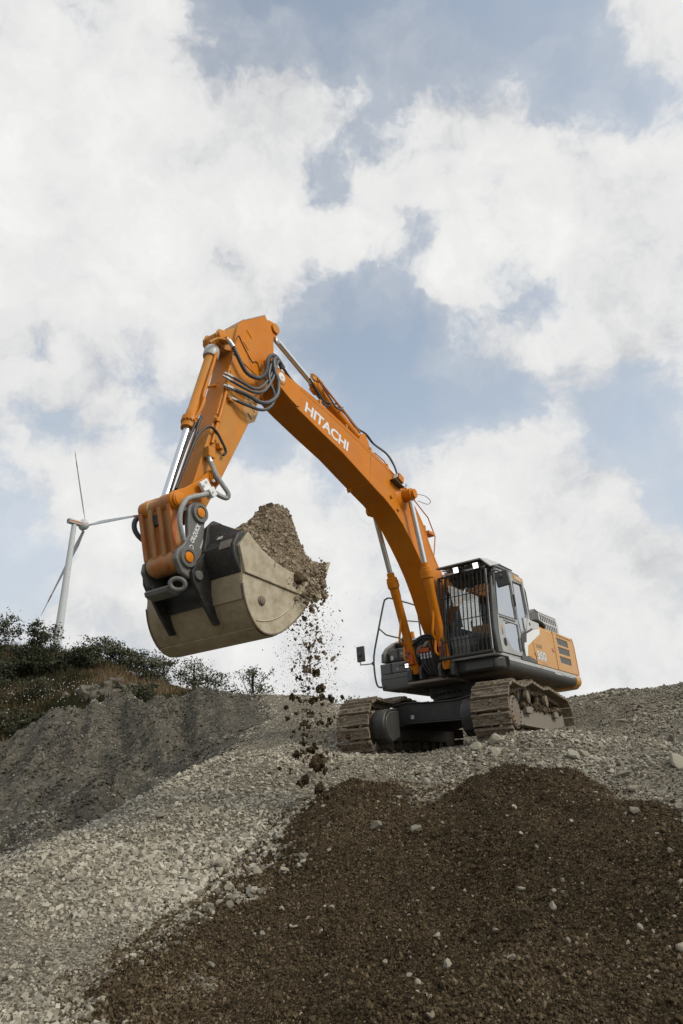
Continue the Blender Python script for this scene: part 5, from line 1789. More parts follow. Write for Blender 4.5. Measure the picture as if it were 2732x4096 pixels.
mb.lathe((7.845, .25, 3.66), (7.82, .29, 3.52), [(0, .03), (.03, .04), (.07, .04), (.08, .034), (.14, .034)], 10)
mb.build('hose_fitting', 'steel', EX)
mb = MB()
mb.box((7.90, .32, 3.05), (8.06, .37, 3.20), Matrix.Rotation(R(40), 3, 'Y'))
mb.box((7.86, .33, 2.98), (7.97, .43, 3.10), Matrix.Rotation(R(40), 3, 'Y'))
cl_ = mb.build('hose_clamp', 'white', EX, .01)
mb = MB()
for x, z in ((7.99, 3.165), (8.03, 3.10), (7.93, 3.03)):
    mb.cyl((x, .36 if x > 7.95 else .42, z), (x, .38 if x > 7.95 else .437, z), .016, n=8)
mb.build('clamp_bolt', 'steel', cl_)
mb = MB()
mb.tube([(8.31, -.38, 2.85), (8.40, -.42, 2.76), (8.41, -.43, 2.656), (8.36, -.42, 2.568), (8.26, -.40, 2.503), (8.18, -.37, 2.489)], .030, 9, 14, .14)
mb.tube([(8.30, -.36, 2.81), (8.345, -.38, 2.721), (8.31, -.38, 2.639), (8.235, -.37, 2.58)], .018, 8, 12, .14)
mb.build('coupler_hose', 'hose_grey', EX)

# ---- bucket linkage
mb = MB()
for y0 in (.215, -.235):
    p, q = Vector((7.74, 3.34)), Vector((8.36, 2.84))
    dd = (q - p).normalized()
    nn = Vector((-dd.y, dd.x))
    P_ = []
    for c, sgn in ((p, -1), (q, 1)):
        for k in range(9):
            an = math.pi * (k / 8 - .5)
            P_.append(c + (dd * sgn * math.cos(an) + nn * sgn * math.sin(an)) * (.115 if sgn < 0 else .12))
    mid = [p.lerp(q, .3) + nn * .075, p.lerp(q, .7) + nn * .08]
    mid2 = [p.lerp(q, .7) - nn * .07, p.lerp(q, .3) - nn * .065]
    poly = P_[:9] + [tuple(mid2[1]), tuple(mid2[0])] + P_[9:] + [tuple(mid[1]), tuple(mid[0])]
    mb.prism([tuple(v) for v in poly], y0, y0 + .06)
gl = mb.build('guide_link', 'orange', EX, .012)
for x, z, y in ((7.74, 3.34, .275), (8.36, 2.84, .29)):
    mb = MB()
    mb.lathe((x, y - .02, z), (x, y + .05, z), [(0, .10), (.04, .10), (.045, .085), (.055, .085), (.06, .075)], 26)
    mb.build('pin_cap', 'orange', gl)
mb = MB()
mb.cyl((8.27, .28, 2.75), (8.31, .34, 2.72), .025, n=8)
mb.cyl((7.80, .275, 3.27), (7.81, .33, 3.26), .022, n=8)
mb.build('pin_bolt', 'steel', gl)
mb = MB()
mb.lathe((8.36, -.32, 2.84), (8.36, .27, 2.84), [(0, .10), (.02, .115), (.17, .115), (.18, .095), (.36, .095), (.37, .115), (.57, .115), (.59, .10)], 28)
hl_ = mb.build('power_link', 'orange_stained', EX)
mb = MB()
mb.lathe((8.22, -.27, 2.14), (8.22, .22, 2.14), [(0, .12), (.03, .135), (.46, .135), (.49, .12)], 28)
mb.build('lower_tube', 'orange_stained', hl_)
mb = MB()
hole = [(-.10, 2.58), (.10, 2.58), (.08, 2.72), (-.08, 2.72)]
prof_out = [(-.31, 2.84), (-.27, 2.5), (-.26, 2.14), (.21, 2.14), (.22, 2.5), (.27, 2.84)]
P_ = []
mbv = []
for y, z in prof_out:
    xc = 8.36 - (2.84 - z) * .2
    mbv += [(xc + .07, y, z), (xc - .07, y, z)]
mb.add(mbv, [(0, 2, 4, 6, 8, 10), (11, 9, 7, 5, 3, 1)] + [(2 * i, 2 * i + 1, 2 * ((i + 1) % 6) + 1, 2 * ((i + 1) % 6)) for i in range(6)])
lb = mb.build('link_body', 'orange_stained', hl_, .03, seg=3)
mb = MB()
for y in (-.275, -.11, .05, .21):
    mb.box((8.31 - .07, y - .03, 2.2), (8.31 + .10, y + .03, 2.80), Matrix.Rotation(R(11.5), 3, 'Y'))
mb.build('link_rib', 'orange_stained', hl_, .008)
mb = MB()
mb.box((8.35, -.14, 2.58), (8.42, .04, 2.73), Matrix.Rotation(R(11.5), 3, 'Y'))
mb.build('link_pocket', 'black', hl_, .02)

# ---- quick coupler
cp = [(8.24, 2.76), (8.19, 2.84), (8.10, 2.89), (8.0, 2.86), (7.94, 2.77), (7.95, 2.66), (7.965, 2.58), (7.915, 2.55), (7.95, 2.346), (8.04, 2.10), (8.10, 1.93), (8.2, 1.88), (8.33, 1.93), (8.42, 2.08), (8.40, 2.19), (8.30, 2.29), (8.23, 2.42), (8.245, 2.58)]
for y0, y1 in ((.26, .33), (-.40, -.33)):
    mb = MB()
    mb.prism(cp if y0 > 0 else [(x - .10, z) for x, z in cp], y0, y1)
    pl = mb.build('coupler_plate', 'casting', EX, .02, seg=3, label='cast coupler plate on the near side' if y0 > 0 else 'cast coupler plate on the far side')
    yo = y1 if y0 > 0 else y0
    sg = 1 if y0 > 0 else -1
    for x, z in ((8.06, 2.735), (8.245, 2.125)) if y0 > 0 else ():
        mb = MB()
        mb.lathe((x, yo, z), (x, yo + .05 * sg, z), [(0, .135), (.02, .125), (.035, .12), (.036, .085), (.02, .08)], 28)
        mb.build('bearing_ring', 'casting', pl)
        mb = MB()
        mb.lathe((x, yo - .01 * sg, z), (x, yo + .045 * sg, z), [(0, .062), (.05, .062), (.055, .05)], 22)
        mb.build('pin_end', 'orange', pl)
    if y0 > 0:
        lettering('coupler_lettering', 'OILQUICK', (8.155, y1 + .002, 2.32), (-.115, 0, .255), (.055, 0, .03), 'white', pl, .03)
        mb = MB()
        mb.tube([(8.185 + .028 * math.cos(a_), y1 + .001, 2.265 + .028 * math.sin(a_)) for a_ in np.linspace(0, 2 * math.pi, 20)], .006, 5)
        mb.build('coupler_emblem', 'white', pl)
        mb = MB()
        mb.prism([(8.05, 2.29), (8.03, 2.28), (7.985, 2.40), (8.005, 2.41)], y1, y1 + .002)
        mb.build('coupler_label', 'silver', pl)
mb = MB()
mb.prism([(8.14, 1.74), (8.22, 1.72), (8.34, 1.75), (8.36, 1.80), (8.32, 1.83), (8.22, 1.80), (8.14, 1.84)], -.27, .12)
mb.build('coupler_beam', 'casting', EX, .008)
mb = MB()
T_ = []
for k in range(29):
    an = 2 * math.pi * k / 28
    T_.append(Vector((8.33, .27, 1.80)) + Vector((-.25, .97, -.0)).normalized() * 0 + Vector((.57, -.82, 0)) * 0 + (Vector((-.50, .52, -.25)).normalized() * math.cos(an) * .085 + Vector((-.12, .35, .75)).normalized() * math.sin(an) * .065))
mb.tube(T_, .027, 10)
mb.build('lifting_eye', 'casting', EX)
mb = MB()
mb.prism([(7.95, 2.2), (8.15, 2.0), (8.22, 2.1), (8.04, 2.5)], -.34, .27)
mb.build('coupler_body', 'black', EX, .01)

# ---- bucket
BN, BF = .85, -.75
mb = MB()
outer = [(7.80, 2.40), (7.95, 2.24), (7.915, 2.05), (7.889, 1.90), (7.892, 1.77), (7.862, 1.62), (7.80, 1.47), (7.71, 1.345), (7.60, 1.262), (7.48, 1.232), (7.35, 1.245), (7.21, 1.29), (7.067, 1.375), (6.94, 1.46), (6.80, 1.578), (6.62, 1.752), (6.459, 1.90), (6.30, 2.11), (6.13, 2.39)]
c_ = Vector((7.1, 2.1))
inner_ = []
for x, z in outer:
    v = Vector((x, z)) - c_
    inner_.append(tuple(c_ + v * (1 - .035 / v.length)))
mb.prism(outer + inner_[::-1], BF, BN)
bk = mb.build('bucket', 'bucket', EX, 0, angle=28)
side_low = [(7.867, 1.901), (7.892, 1.77), (7.862, 1.62), (7.80, 1.47), (7.71, 1.345), (7.60, 1.262), (7.48, 1.232), (7.35, 1.245), (7.21, 1.29), (7.067, 1.375), (6.94, 1.46), (6.80, 1.578), (6.62, 1.752), (6.53, 1.81)]
side_up = [(7.80, 2.42), (7.70, 2.35), (7.541, 2.25), (7.35, 2.17), (7.157, 2.115), (6.95, 2.085), (6.74, 2.08), (6.45, 2.10), (6.30, 2.20), (6.13, 2.41), (6.105, 2.39), (6.25, 2.123), (6.459, 1.886), (6.55, 1.80), (7.867, 1.905), (7.955, 2.22)]
for yo, s_ in ((BN, 1), (BF, -1)):
    mb = MB()
    mb.prism(side_low, *sorted((yo - .02 * s_, yo + .012 * s_)))
    sd1 = mb.build('side_plate', 'bucket_side', bk, .004)
    mb = MB()
    mb.prism(side_up, *sorted((yo - .03 * s_, yo + .038 * s_)))
    mb.build('side_cutter', 'bucket_side', bk, .008)
    mb = MB()
    arc = [(6.86, 1.84), (6.93, 1.73), (7.03, 1.62), (7.15, 1.53), (7.32, 1.44), (7.50, 1.385), (7.66, 1.37)]
    mb.tube([(x, yo + .012 * s_, z) for x, z in arc], .011, 6, 4)
    mb.build('weld_bead', 'bucket_side', sd1)
    mb = MB()
    mb.lathe((7.565, yo + .01 * s_, 1.62), (7.565, yo + .05 * s_, 1.62), [(0, .062), (.015, .06), (.02, .05), (.03, .046), (.034, .03)], 20)
    mb.build('bolt_boss', 'plate_rust', sd1)
    mb = MB()
    mb.tube([(x, yo + .012 * s_, z + .004) for x, z in side_low[1:13]], .012, 6, 2)
    mb.build('rim_weld', 'plate_rust', sd1)
mb = MB()
strip = [(7.66, 1.292), (7.60, 1.243), (7.48, 1.208), (7.33, 1.225), (7.24, 1.262), (7.25, 1.282), (7.35, 1.247), (7.48, 1.234), (7.595, 1.264), (7.65, 1.305)]
mb.prism(strip, BF - .015, BN - .02)
mb.build('wear_strip', 'bucket', bk, .005)
mb = MB()
mb.prism([(6.56, 1.80), (6.10, 2.43), (6.06, 2.42), (6.50, 1.80)], BF - .02, BN + .02)
mb.build('cutting_edge', 'bucket_side', bk, .006)
mb = MB()
tt = [(7.78, 2.44), (7.93, 2.40), (8.02, 2.24), (8.00, 2.06), (7.90, 1.90), (7.86, 1.9), (7.93, 2.2), (7.78, 2.39)]
mb.prism(tt, BF + .02, BN - .005)
tq = mb.build('top_tube', 'bucket_black', bk, .03, seg=3)
mb = MB()
mb.prism([(8.028, 2.20), (8.02, 2.245), (7.99, 2.31), (7.985, 2.308), (8.013, 2.24), (8.022, 2.2)], .62, .80)
mb.build('weight_label', 'label_grey', tq)
mb = MB()
mb.prism([(7.96, 2.365), (7.93, 2.41), (7.928, 2.407), (7.957, 2.362)], .52, .60)
mb.build('small_label', 'light_grey', tq)
mb = MB()
mb.prism([(7.90, 1.905), (7.90, 1.74), (7.87, 1.60), (7.862, 1.60), (7.889, 1.76), (7.885, 1.905)], .36, BN - .015)
mb.build('shell_patch', 'bucket', bk)
for y0, y1 in ((.335, .38), (-.40, -.355)):
    mb = MB()
    mb.prism([(7.72, 2.68), (7.86, 2.68), (7.97, 2.57), (8.02, 2.22), (8.215, 1.96), (8.185, 1.84), (8.02, 1.60), (7.835, 1.375), (7.74, 1.40), (7.80, 1.7), (7.75, 2.1)], y0, y1)
    gu = mb.build('hanger_plate', 'bucket_black', bk, .006)
    ys = y1 if y0 > 0 else y0
    s_ = 1 if y0 > 0 else -1
    mb = MB()
    mb.lathe((8.12, y0 - .01, 1.92), (8.12, y1 + .035, 1.92), [(0, .05), (.06, .05), (.062, .06), (.085, .055)], 18)
    mb.build('hanger_pin', 'casting', gu)
    mb = MB()
    pts_ = [(7.80 + .0 * k, 0, 0) for k in range(1)]
    ring = []
    for k in range(15):
        an = math.pi * (k / 14) + math.pi
        # weld round the foot of the hanger, lying on the shell
        zz = 1.43 + .07 * math.sin(an)
        xx = np.interp(zz, [1.262, 1.345, 1.47, 1.62], [7.60, 7.71, 7.80, 7.862]) + .004
        ring.append((xx, (y0 + y1) / 2 + .075 * math.cos(an), zz))
    mb.tube(ring, .010, 6)
    mb.build('foot_weld', 'bucket', gu)
mb = MB()
for s_, ye, yo in ((1, .38, BN - .02), (-1, -.40, BF + .02)):
    vv = [(7.74, ye, 2.67), (7.93, ye, 2.60), (7.94, ye, 2.38), (7.92, yo, 2.38), (7.80, yo, 2.43)]
    mb.add([(x + .0, y, z) for x, y, z in vv] + [(x - .02, y, z - .02) for x, y, z in vv], [(0, 1, 2, 3, 4), (9, 8, 7, 6, 5)] + [(i, (i + 1) % 5, 5 + (i + 1) % 5, 5 + i) for i in range(5)])
mb.build('hanger_brace', 'bucket_black', bk)
mb = MB()
mb.prism([(7.905, 1.93), (7.908, 1.77), (7.888, 1.68), (7.876, 1.62), (7.85, 1.63), (7.87, 1.76), (7.87, 1.93)], -.354, .334)
mb.build('shell_shade_patch', 'bucket_black', bk)  # shade between the hangers, painted as a black sheet on the shell
mb = MB()
mb.prism([(7.74, 2.66), (7.88, 2.60), (7.88, 2.40), (7.78, 2.42)], -.32, .30)
mb.build('hook_bar', 'bucket_black', bk, .01)

# ------------------------------------------------------------------ soil in the bucket and falling from it
prX = [6.08, 6.11, 6.20, 6.34, 6.46, 6.54, 6.57, 6.76, 7.08, 7.40, 7.60, 7.80]
prZ = [2.30, 2.42, 2.56, 2.66, 2.86, 3.04, 3.16, 3.15, 2.97, 2.74, 2.56, 2.34]


def load_z(x, y):
    rimz = np.interp(x, [6.12, 6.3, 6.5, 6.75, 7.15, 7.55, 7.8], [2.38, 2.18, 2.08, 2.07, 2.10, 2.24, 2.40])
    yr = .44 + .10 * np.sin(x * 5)
    top = np.interp(x, prX, prZ)
    near = np.clip((y - yr) / (.83 - yr), 0, 1)
    farr = np.clip((yr - y) / (yr + .74), 0, 1)
    k = np.where(y > yr, 1 - near ** 1.25, 1 - farr ** 1.6)
    z = rimz - .02 + (top - rimz) * np.clip(k, 0, 1)
    return z + fbm(x, y, 3.2, 4, 91) * .16 * np.clip(k * 3, 0, 1) + fbm(x, y, 14, 3, 95) * .05


gx_, gy_ = np.meshgrid(np.linspace(6.11, 7.80, 120), np.linspace(-.735, .835, 120))
gz_ = load_z(gx_.ravel(), gy_.ravel()).reshape(gx_.shape)
idx = np.arange(gx_.size).reshape(gx_.shape)
q_ = np.stack([idx[:-1, :-1], idx[:-1, 1:], idx[1:, 1:], idx[1:, :-1]], -1).reshape(-1, 4)
M['load'] = material('fresh_soil', (.27, .215, .15), .95, spec=.05, var=(.125, .092, .056), scale=12, detail=8, bump=.02, bump_scale=45)
M['load_crumb'] = material('fresh_soil_crumbs', (1, 1, 1), .95, spec=.05, tone=[(0, (.075, .052, .031)), (.5, (.27, .215, .15)), (1, (.44, .375, .28))])
ld = link_mesh('soil_load', np_mesh('soil_load', np.stack([gx_, gy_, gz_], -1).reshape(-1, 3), q_, smooth=True), 'load')
ld.matrix_world = MACH
tag(ld, 'heaped load of loose brown soil standing in the raised bucket', 'soil')
rg = np.random.default_rng(21)
lx, ly = rg.uniform(6.12, 7.79, 13000), rg.uniform(-.73, .83, 13000)
near = rg.uniform(0, 1, 13000) < .7
ly[near] = rg.uniform(.15, .85, near.sum())
lz = load_z(lx, ly)
sz = np.exp(rg.normal(math.log(.013), .5, len(lx)))
V, T, nf = rocks(np.c_[lx, ly, lz], sz * 1.5, 'octa', .32, 1.5, (1, .85, .75), rg)
o = link_mesh('load_crumbs', np_mesh('load_crumbs', V, T, tone=np.repeat(np.clip(rg.normal(.5, .22, len(lx)), 0, 1), nf)), 'load_crumb', ld)
tag(o, kind='stuff')
# crumbs sticking to and running over the near corner of the bucket
n = 400
bx = 6.26 + np.abs(rg.normal(0, .28, n))
bz = np.interp(bx, [6.1, 6.3, 6.6, 6.9], [2.35, 2.15, 1.92, 1.85]) + rg.normal(0, .12, n)
by = np.full(n, BN + .045) + np.abs(rg.normal(0, .02, n))
V, T, nf = rocks(np.c_[bx, by, bz], np.exp(rg.normal(math.log(.014), .55, n)), 'ico', .35, 1.5, (1, .85, .75), rg)
o = link_mesh('spilled_crumbs', np_mesh('spilled_crumbs', V, T, tone=np.repeat(np.clip(rg.normal(.45, .2, n), 0, 1), nf)), 'load_crumb', ld)
tag(o, kind='stuff')

# clods in the air below the lip
clod_meshes = []
for k in range(10):
    rgk = np.random.default_rng(100 + k)
    n = 60 + k * 10
    if k < 5:
        c = rgk.normal(0, 1, (n, 3))
        c = c / np.linalg.norm(c, axis=1)[:, None] * rgk.uniform(.1, .48, n)[:, None] * np.array([1, .8, .9])
        V, T, nf = rocks(c, np.exp(rgk.normal(math.log(.12), .45, n)), 'ico', .32, 1.5, (1, .85, .8), rgk)
    else:
        V, T, nf = rocks(rgk.normal(0, .22, (7, 3)), rgk.uniform(.14, .34, 7), 'ico', .35, 1.5, (1, .8, .7), rgk)
    me = np_mesh('soil_clod', V, T, tone=np.clip(np.repeat(rgk.normal(.32, .16, len(T) // 20), 20), 0, 1))
    me.materials.append(M['load_crumb'])
    clod_meshes.append(me)
BIG = [(-0.29, 9.0, 0.02, 0.3), (-0.28, 9.3, 0.94, 0.2), (-0.34, 9.3, 1.14, 0.18), (-0.41, 9.3, 1.99, 0.14), (-0.51, 9.4, 1.89, 0.12), (-0.29, 9.2, 1.56, 0.13), (-0.23, 9.2, 1.39, 0.11), (-0.56, 9.2, 2.0, 0.1), (-0.13, 9.0, 0.78, 0.14), (-0.39, 9.2, 0.77, 0.14), (-0.25, 9.2, 0.82, 0.16), (-0.48, 9.4, 0.51, 0.13), (-0.56, 9.0, 0.1, 0.15), (-0.43, 8.6, -0.17, 0.16), (-0.25, 8.6, -0.27, 0.18), (-0.17, 8.6, -0.36, 0.15), (-0.49, 8.8, -0.22, 0.14), (-0.77, 9.0, -0.05, 0.08), (-0.73, 9.2, 0.69, 0.08), (-0.65, 9.2, 0.82, 0.12), (-0.7, 9.2, 0.55, 0.1), (-0.19, 8.4, -0.58, 0.1), (0.09, 8.9, 0.32, 0.1), (0.01, 9.0, 0.8, 0.09)]
CG = 'clods of soil falling from the bucket'


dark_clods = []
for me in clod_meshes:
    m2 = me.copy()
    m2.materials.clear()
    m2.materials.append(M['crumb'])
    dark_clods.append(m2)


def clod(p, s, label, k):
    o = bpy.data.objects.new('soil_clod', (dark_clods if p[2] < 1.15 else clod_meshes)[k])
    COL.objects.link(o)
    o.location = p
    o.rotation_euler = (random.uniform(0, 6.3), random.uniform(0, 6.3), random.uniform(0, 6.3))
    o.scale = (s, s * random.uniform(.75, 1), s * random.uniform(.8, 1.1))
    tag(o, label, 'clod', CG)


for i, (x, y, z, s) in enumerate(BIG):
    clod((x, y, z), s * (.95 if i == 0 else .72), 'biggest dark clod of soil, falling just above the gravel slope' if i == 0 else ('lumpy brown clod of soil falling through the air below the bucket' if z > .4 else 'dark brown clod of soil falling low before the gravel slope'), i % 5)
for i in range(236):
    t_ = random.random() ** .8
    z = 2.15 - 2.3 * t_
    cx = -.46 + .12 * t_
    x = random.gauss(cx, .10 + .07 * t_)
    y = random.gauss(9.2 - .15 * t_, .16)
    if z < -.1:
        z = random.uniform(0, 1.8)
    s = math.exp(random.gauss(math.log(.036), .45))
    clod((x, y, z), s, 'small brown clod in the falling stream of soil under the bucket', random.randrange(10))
for (x, y, z, s) in ((-.5, 9.2, 2.19, .055), (-.16, 9.1, 2.0, .05), (-.11, 9.2, 0.9, .06), (-.13, 9.2, 1.25, .06)):
    pass
stone_me = []
for k in range(8):
    rgk = np.random.default_rng(300 + k)
    V, T = chipped_rock(rgk, 8 + k % 4)
    me = np_mesh('stone', V, T, tone=np.full(len(T), rgk.uniform(.34, .66)))
    me.materials.append(M['gravel'])
    stone_me.append(me)
for i, (x, y, z, s) in enumerate(((-.40, 9.2, 2.03, .085), (-.11, 9.2, 1.32, .08), (-.33, 9.15, 1.72, .06), (-.56, 9.3, 1.52, .05))):
    o = bpy.data.objects.new('falling_stone', stone_me[i * 2 % 8])
    COL.objects.link(o)
    o.location = (x, y, z)
    o.scale = (s, s, s * .5)
    o.rotation_euler = (random.uniform(0, 6), random.uniform(0, 6), 0)
    tag(o, 'flat pale grey stone tumbling among the falling brown soil', 'stone', 'flat stones falling with the soil')
n = 5200
t_ = rg.uniform(0, 1, n) ** .9
cz = 2.2 - 2.4 * t_
V, T, nf = rocks(np.c_[rg.normal(-.46 + .1 * t_, .16 + .10 * t_), rg.normal(9.2, .2, n), cz], np.exp(rg.normal(math.log(.0085), .55, n)), 'octa', .3, 2, (1, .8, .6), rg)
o = link_mesh('falling_crumbs', np_mesh('falling_crumbs', V, T, tone=np.repeat(np.clip(rg.normal(.4, .2, n), 0, 1), nf)), 'load_crumb')
tag(o, 'fine crumbs and dust sized bits falling with the soil', kind='stuff')

# ------------------------------------------------------------------ stones one can pick out
SG = {'g': ('loose stones on the gravel', 'pale angular stone lying on the gravel slope'), 's': ('stones in the brown soil', 'pale stone half sunk in the dark brown soil')}


def stone(x, y, s, kind, label=None, k=None):
    z = float(ground_z([x], [y])[0]) if kind == 'g' else float(soil_z([x], [y])[0])
    o = bpy.data.objects.new('stone', stone_me[random.randrange(8) if k is None else k])
    COL.objects.link(o)
    o.location = (x, y, z + s * .16)
    o.scale = (s * random.uniform(.8, 1.3), s, s * random.uniform(.8, 1.2))
    o.rotation_euler = (random.gauss(0, .35), random.gauss(0, .35), random.uniform(0, 6.3))
    tag(o, label or SG[kind][1], 'stone', None if label else SG[kind][0])


for (x, y, s, kind, lab) in ((2.35, 11.05, .26, 'g', 'large pale block lying in front of the cab side track'),
                             (2.05, 11.0, .22, 'g', 'rough grey block left of the largest block by the cab side track'),
                             (3.25, 10.2, .20, 'g', 'flat pale slab on the gravel right of the soil crest'),
                             (3.42, 10.25, .17, 'g', 'blocky pale stone beside the flat slab on the right gravel'),
                             (4.1, 8.9, .24, 'g', 'pale flat slab at the right edge above the soil'),
                             (-.80, 7.3, .13, 's', 'big pale grey stone at the upper left edge of the brown soil'),
                             (.35, 7.6, .13, 's', 'pale cube shaped stone in the middle of the brown soil'),
                             (.75, 7.5, .13, 's', 'pale broken stone right of the cube shaped stone in the soil'),
                             (-.95, 6.6, .11, 's', 'round pale stone near the left edge of the brown soil'),
                             (1.55, 5.7, .085, 's', 'squarish blue grey stone in the lower middle of the soil'),
                             (2.75, 7.0, .10, 's', 'whitish stone in the soil towards the right edge'),
                             (2.05, 4.75, .075, 's', 'tall rounded pale stone in the soil at lower right')):
    stone(x, y, s, kind, lab)
n_ = 0
while n_ < 110:
    r_ = random.uniform(6.5, 16)
    a = R(random.uniform(-22, 26))
    x, y = r_ * math.sin(a), r_ * math.cos(a)
    if soil_t([x], [y])[0] > -.02 or ridge_side(np.array([x]), np.array([y]))[0] < .3 or (abs(x - 2.6) < 2.6 and abs(y - 14.6) < 3.2):
        continue
    stone(x, y, math.exp(random.gauss(math.log(.085), .30)), 'g')
    n_ += 1
n_ = 0
while n_ < 70:
    r_ = random.uniform(4.6, 9.4)
    a = R(random.uniform(-17, 25))
    x, y = r_ * math.sin(a), r_ * math.cos(a)
    if soil_t([x], [y])[0] < .03:
        continue
    stone(x, y, math.exp(random.gauss(math.log(.042), .35)), 's')
    n_ += 1

# ------------------------------------------------------------------ wind turbine far behind the trees
TB = empty('wind_turbine', Matrix.Translation((-111.9, 270, 0)))
tag(TB, 'tall white wind turbine with an orange band round its nacelle', 'wind turbine')
HUBZ = 95.0
mb = MB()
mb.lathe((0, 0, 0), (0, 0, HUBZ), [(0, 2.1), (30, 1.85), (48, 1.62), (70, 1.32), (94, 1.0)], 32)
mb.build('tower', 'turbine', TB)
# nacelle points to the right and away from us
AX = Vector((.616, .788, 0)).normalized()
SIDE = Vector((-AX.y, AX.x, 0))
B_ = Matrix((AX, SIDE, Vector((0, 0, 1)))).transposed()


NS = .58                                                # the whole head of the machine is drawn at this size


def tb(p):
    return B_ @ Vector(p) * NS + Vector((0, 0, HUBZ))


def tbuild(mb, *a, **k):
    mb.v = [tuple(tb(p)) for p in mb.v]
    return mb.build(*a, parent=TB, **k)


mb = MB()
sec = [(-1.9, -1.6), (1.9, -1.6), (2.3, -.4), (2.3, 1.2), (1.9, 2.0), (-1.9, 2.0), (-2.3, 1.2), (-2.3, -.4)]
mb.prism(sec, -5.0, 5.0, ax=0)
nac = tbuild(mb, 'nacelle', 'turbine', bevel=.3)
mb = MB()
mb.prism([(-2.33, -.35), (2.33, -.35), (2.33, .75), (-2.33, .75)], -4.6, 5.0, ax=0)
tbuild(mb, 'nacelle_band', 'turbine_orange')
mb = MB()
for s_ in (-1, 1):
    mb.box((-5.06, s_ * .95 - .6, -.6), (-5.0, s_ * .95 + .6, 1.2))
tbuild(mb, 'nacelle_vent', 'dark_grey')
mb = MB()
mb.lathe((4.6, 0, .2), (12.5, 0, .2), [(0, 2.6), (1.0, 3.9), (2.6, 4.5), (3.2, 4.5), (3.4, 4.1), (5.2, 3.2), (6.6, 1.6), (7.0, .3)], 32)
tbuild(mb, 'generator_ring', 'turbine')
mb = MB()
mb.lathe((6.9, 0, .2), (8.0, 0, .2), [(0, 4.53), (.05, 4.54), (.75, 4.54), (.8, 4.5)], 32)
mb.v = [v for v in mb.v]
tb_band = MB()
for k in range(40):
    an = -.18 + .36 * k / 39
tb_band.lathe((7.15, 0, .2), (7.95, 0, .2), [(0, 4.52), (.7, 4.52)], 48)
# keep only the part of the ring at band height
fs = [f for f in tb_band.f if len(f) == 4 and all(-.5 < tb_band.v[i][2] - .2 < .9 for i in f)]
tb_band.f = fs
tbuild(tb_band, 'generator_band', 'turbine_orange')


def blade(ang):
    """ang: clockwise from straight up, in the rotor plane, seen along the axis from behind the hub"""
    dr = Vector((0, math.sin(ang) * -1, math.cos(ang)))
    mbs = [MB(), MB(), MB()]
    prev = None
    st = [(2.5, 1.3, 1.3), (5, 1.5, 1.0), (9, 2.3, .6), (14, 2.1, .45), (22, 1.6, .33), (30, 1.15, .24), (33.5, .98, .2), (37.0, .8, .17), (40.5, .62, .14), (44, .2, .06)]
    st = [(rr / NS, ch, th_) for rr, ch, th_ in st]
    side_ = Vector((0, dr.z, -dr.y))
    ring = []
    for rr, ch, th_ in st:
        c = Vector((9.2, 0, .2)) + dr * rr
        tw = R(32 * (1 - rr * NS / 44))
        cd_ = side_ * math.cos(tw) + Vector((1, 0, 0)) * math.sin(tw)
        td = Vector((1, 0, 0)) * math.cos(tw) - side_ * math.sin(tw)
        ring.append([c + cd_ * ch * x_ + td * th_ * y_ for x_, y_ in ((-.5, 0), (-.35, .45), (.1, .5), (.7, .12), (1.1, 0), (.7, -.1), (.1, -.4), (-.35, -.4))])
    def skin(m, rings):
        n = len(rings)
        fs = [(i * 8 + k, i * 8 + (k + 1) % 8, (i + 1) * 8 + (k + 1) % 8, (i + 1) * 8 + k) for i in range(n - 1) for k in range(8)]
        m.add([p for r in rings for p in r], fs + [tuple(range(8))[::-1], tuple(range((n - 1) * 8, n * 8))])
    skin(mbs[0], ring)
    for m, i in ((mbs[1], 6), (mbs[2], 8)):
        out = []
        for j in (i, i + 1):
            ce = sum(ring[j], Vector()) / 8
            out.append([ce + (p - ce) * 1.08 for p in ring[j]])
        skin(m, out)
    for m in mbs:
        m.v = [tuple(tb(p)) for p in m.v]
    bo = mbs[0].build('rotor_blade', 'turbine', TB)
    for q in mbs[1:]:
        q.build('tip_stripe', 'turbine_red', bo)


BLADE0 = R(96)
for k in range(3):
    blade(BLADE0 + k * 2 * math.pi / 3)

# ------------------------------------------------------------------ shed on the skyline
SH = empty('metal_shed', Matrix.Translation((-3.0, 62, 0)))
tag(SH, 'low grey metal shed on the skyline behind the gravel crest', 'shed')
M['corrugated'] = material('corrugated_wall', (.24, .255, .27), .5, var=(.30, .31, .32), scale=.6)
M['shed_roof'] = material('shed_roof', (.34, .33, .29), .6)
mb = MB()
P_ = []
for k in range(25):
    x = -1.85 + 2.0 * k / 24
    P_.append((x, -.03 if k % 2 else .03))
mb.prism(P_ + [(.15, 5), (-1.85, 5)], 1.2, 5.30, ax=2)
mb.prism([(-1.85, 5.30), (.15, 5.30), (-.45, 5.66), (-1.3, 5.66)], -.02, 5)
mb.build('shed_wall', 'corrugated', SH)
mb = MB()
mb.prism([(-2.0, 5.28), (-1.35, 5.72), (-.42, 5.74), (2.3, 5.40), (2.3, 5.34), (-.45, 5.66), (-1.33, 5.65), (-1.98, 5.22)], -.15, 6)
mb.build('shed_roof', 'shed_roof', SH)
mb = MB()
mb.box((.15, 0, 1.2), (2.2, 5, 5.36))
mb.build('shed_wall', 'corrugated', SH)
mb = MB()
mb.tube([(-.42, 1, 5.6), (-.42, 1, 7.0)], .025, 6)
mb.tube([(-.6, 1, 6.9), (-.25, 1, 6.9)], .012, 5)
mb.build('antenna', 'grey', SH)

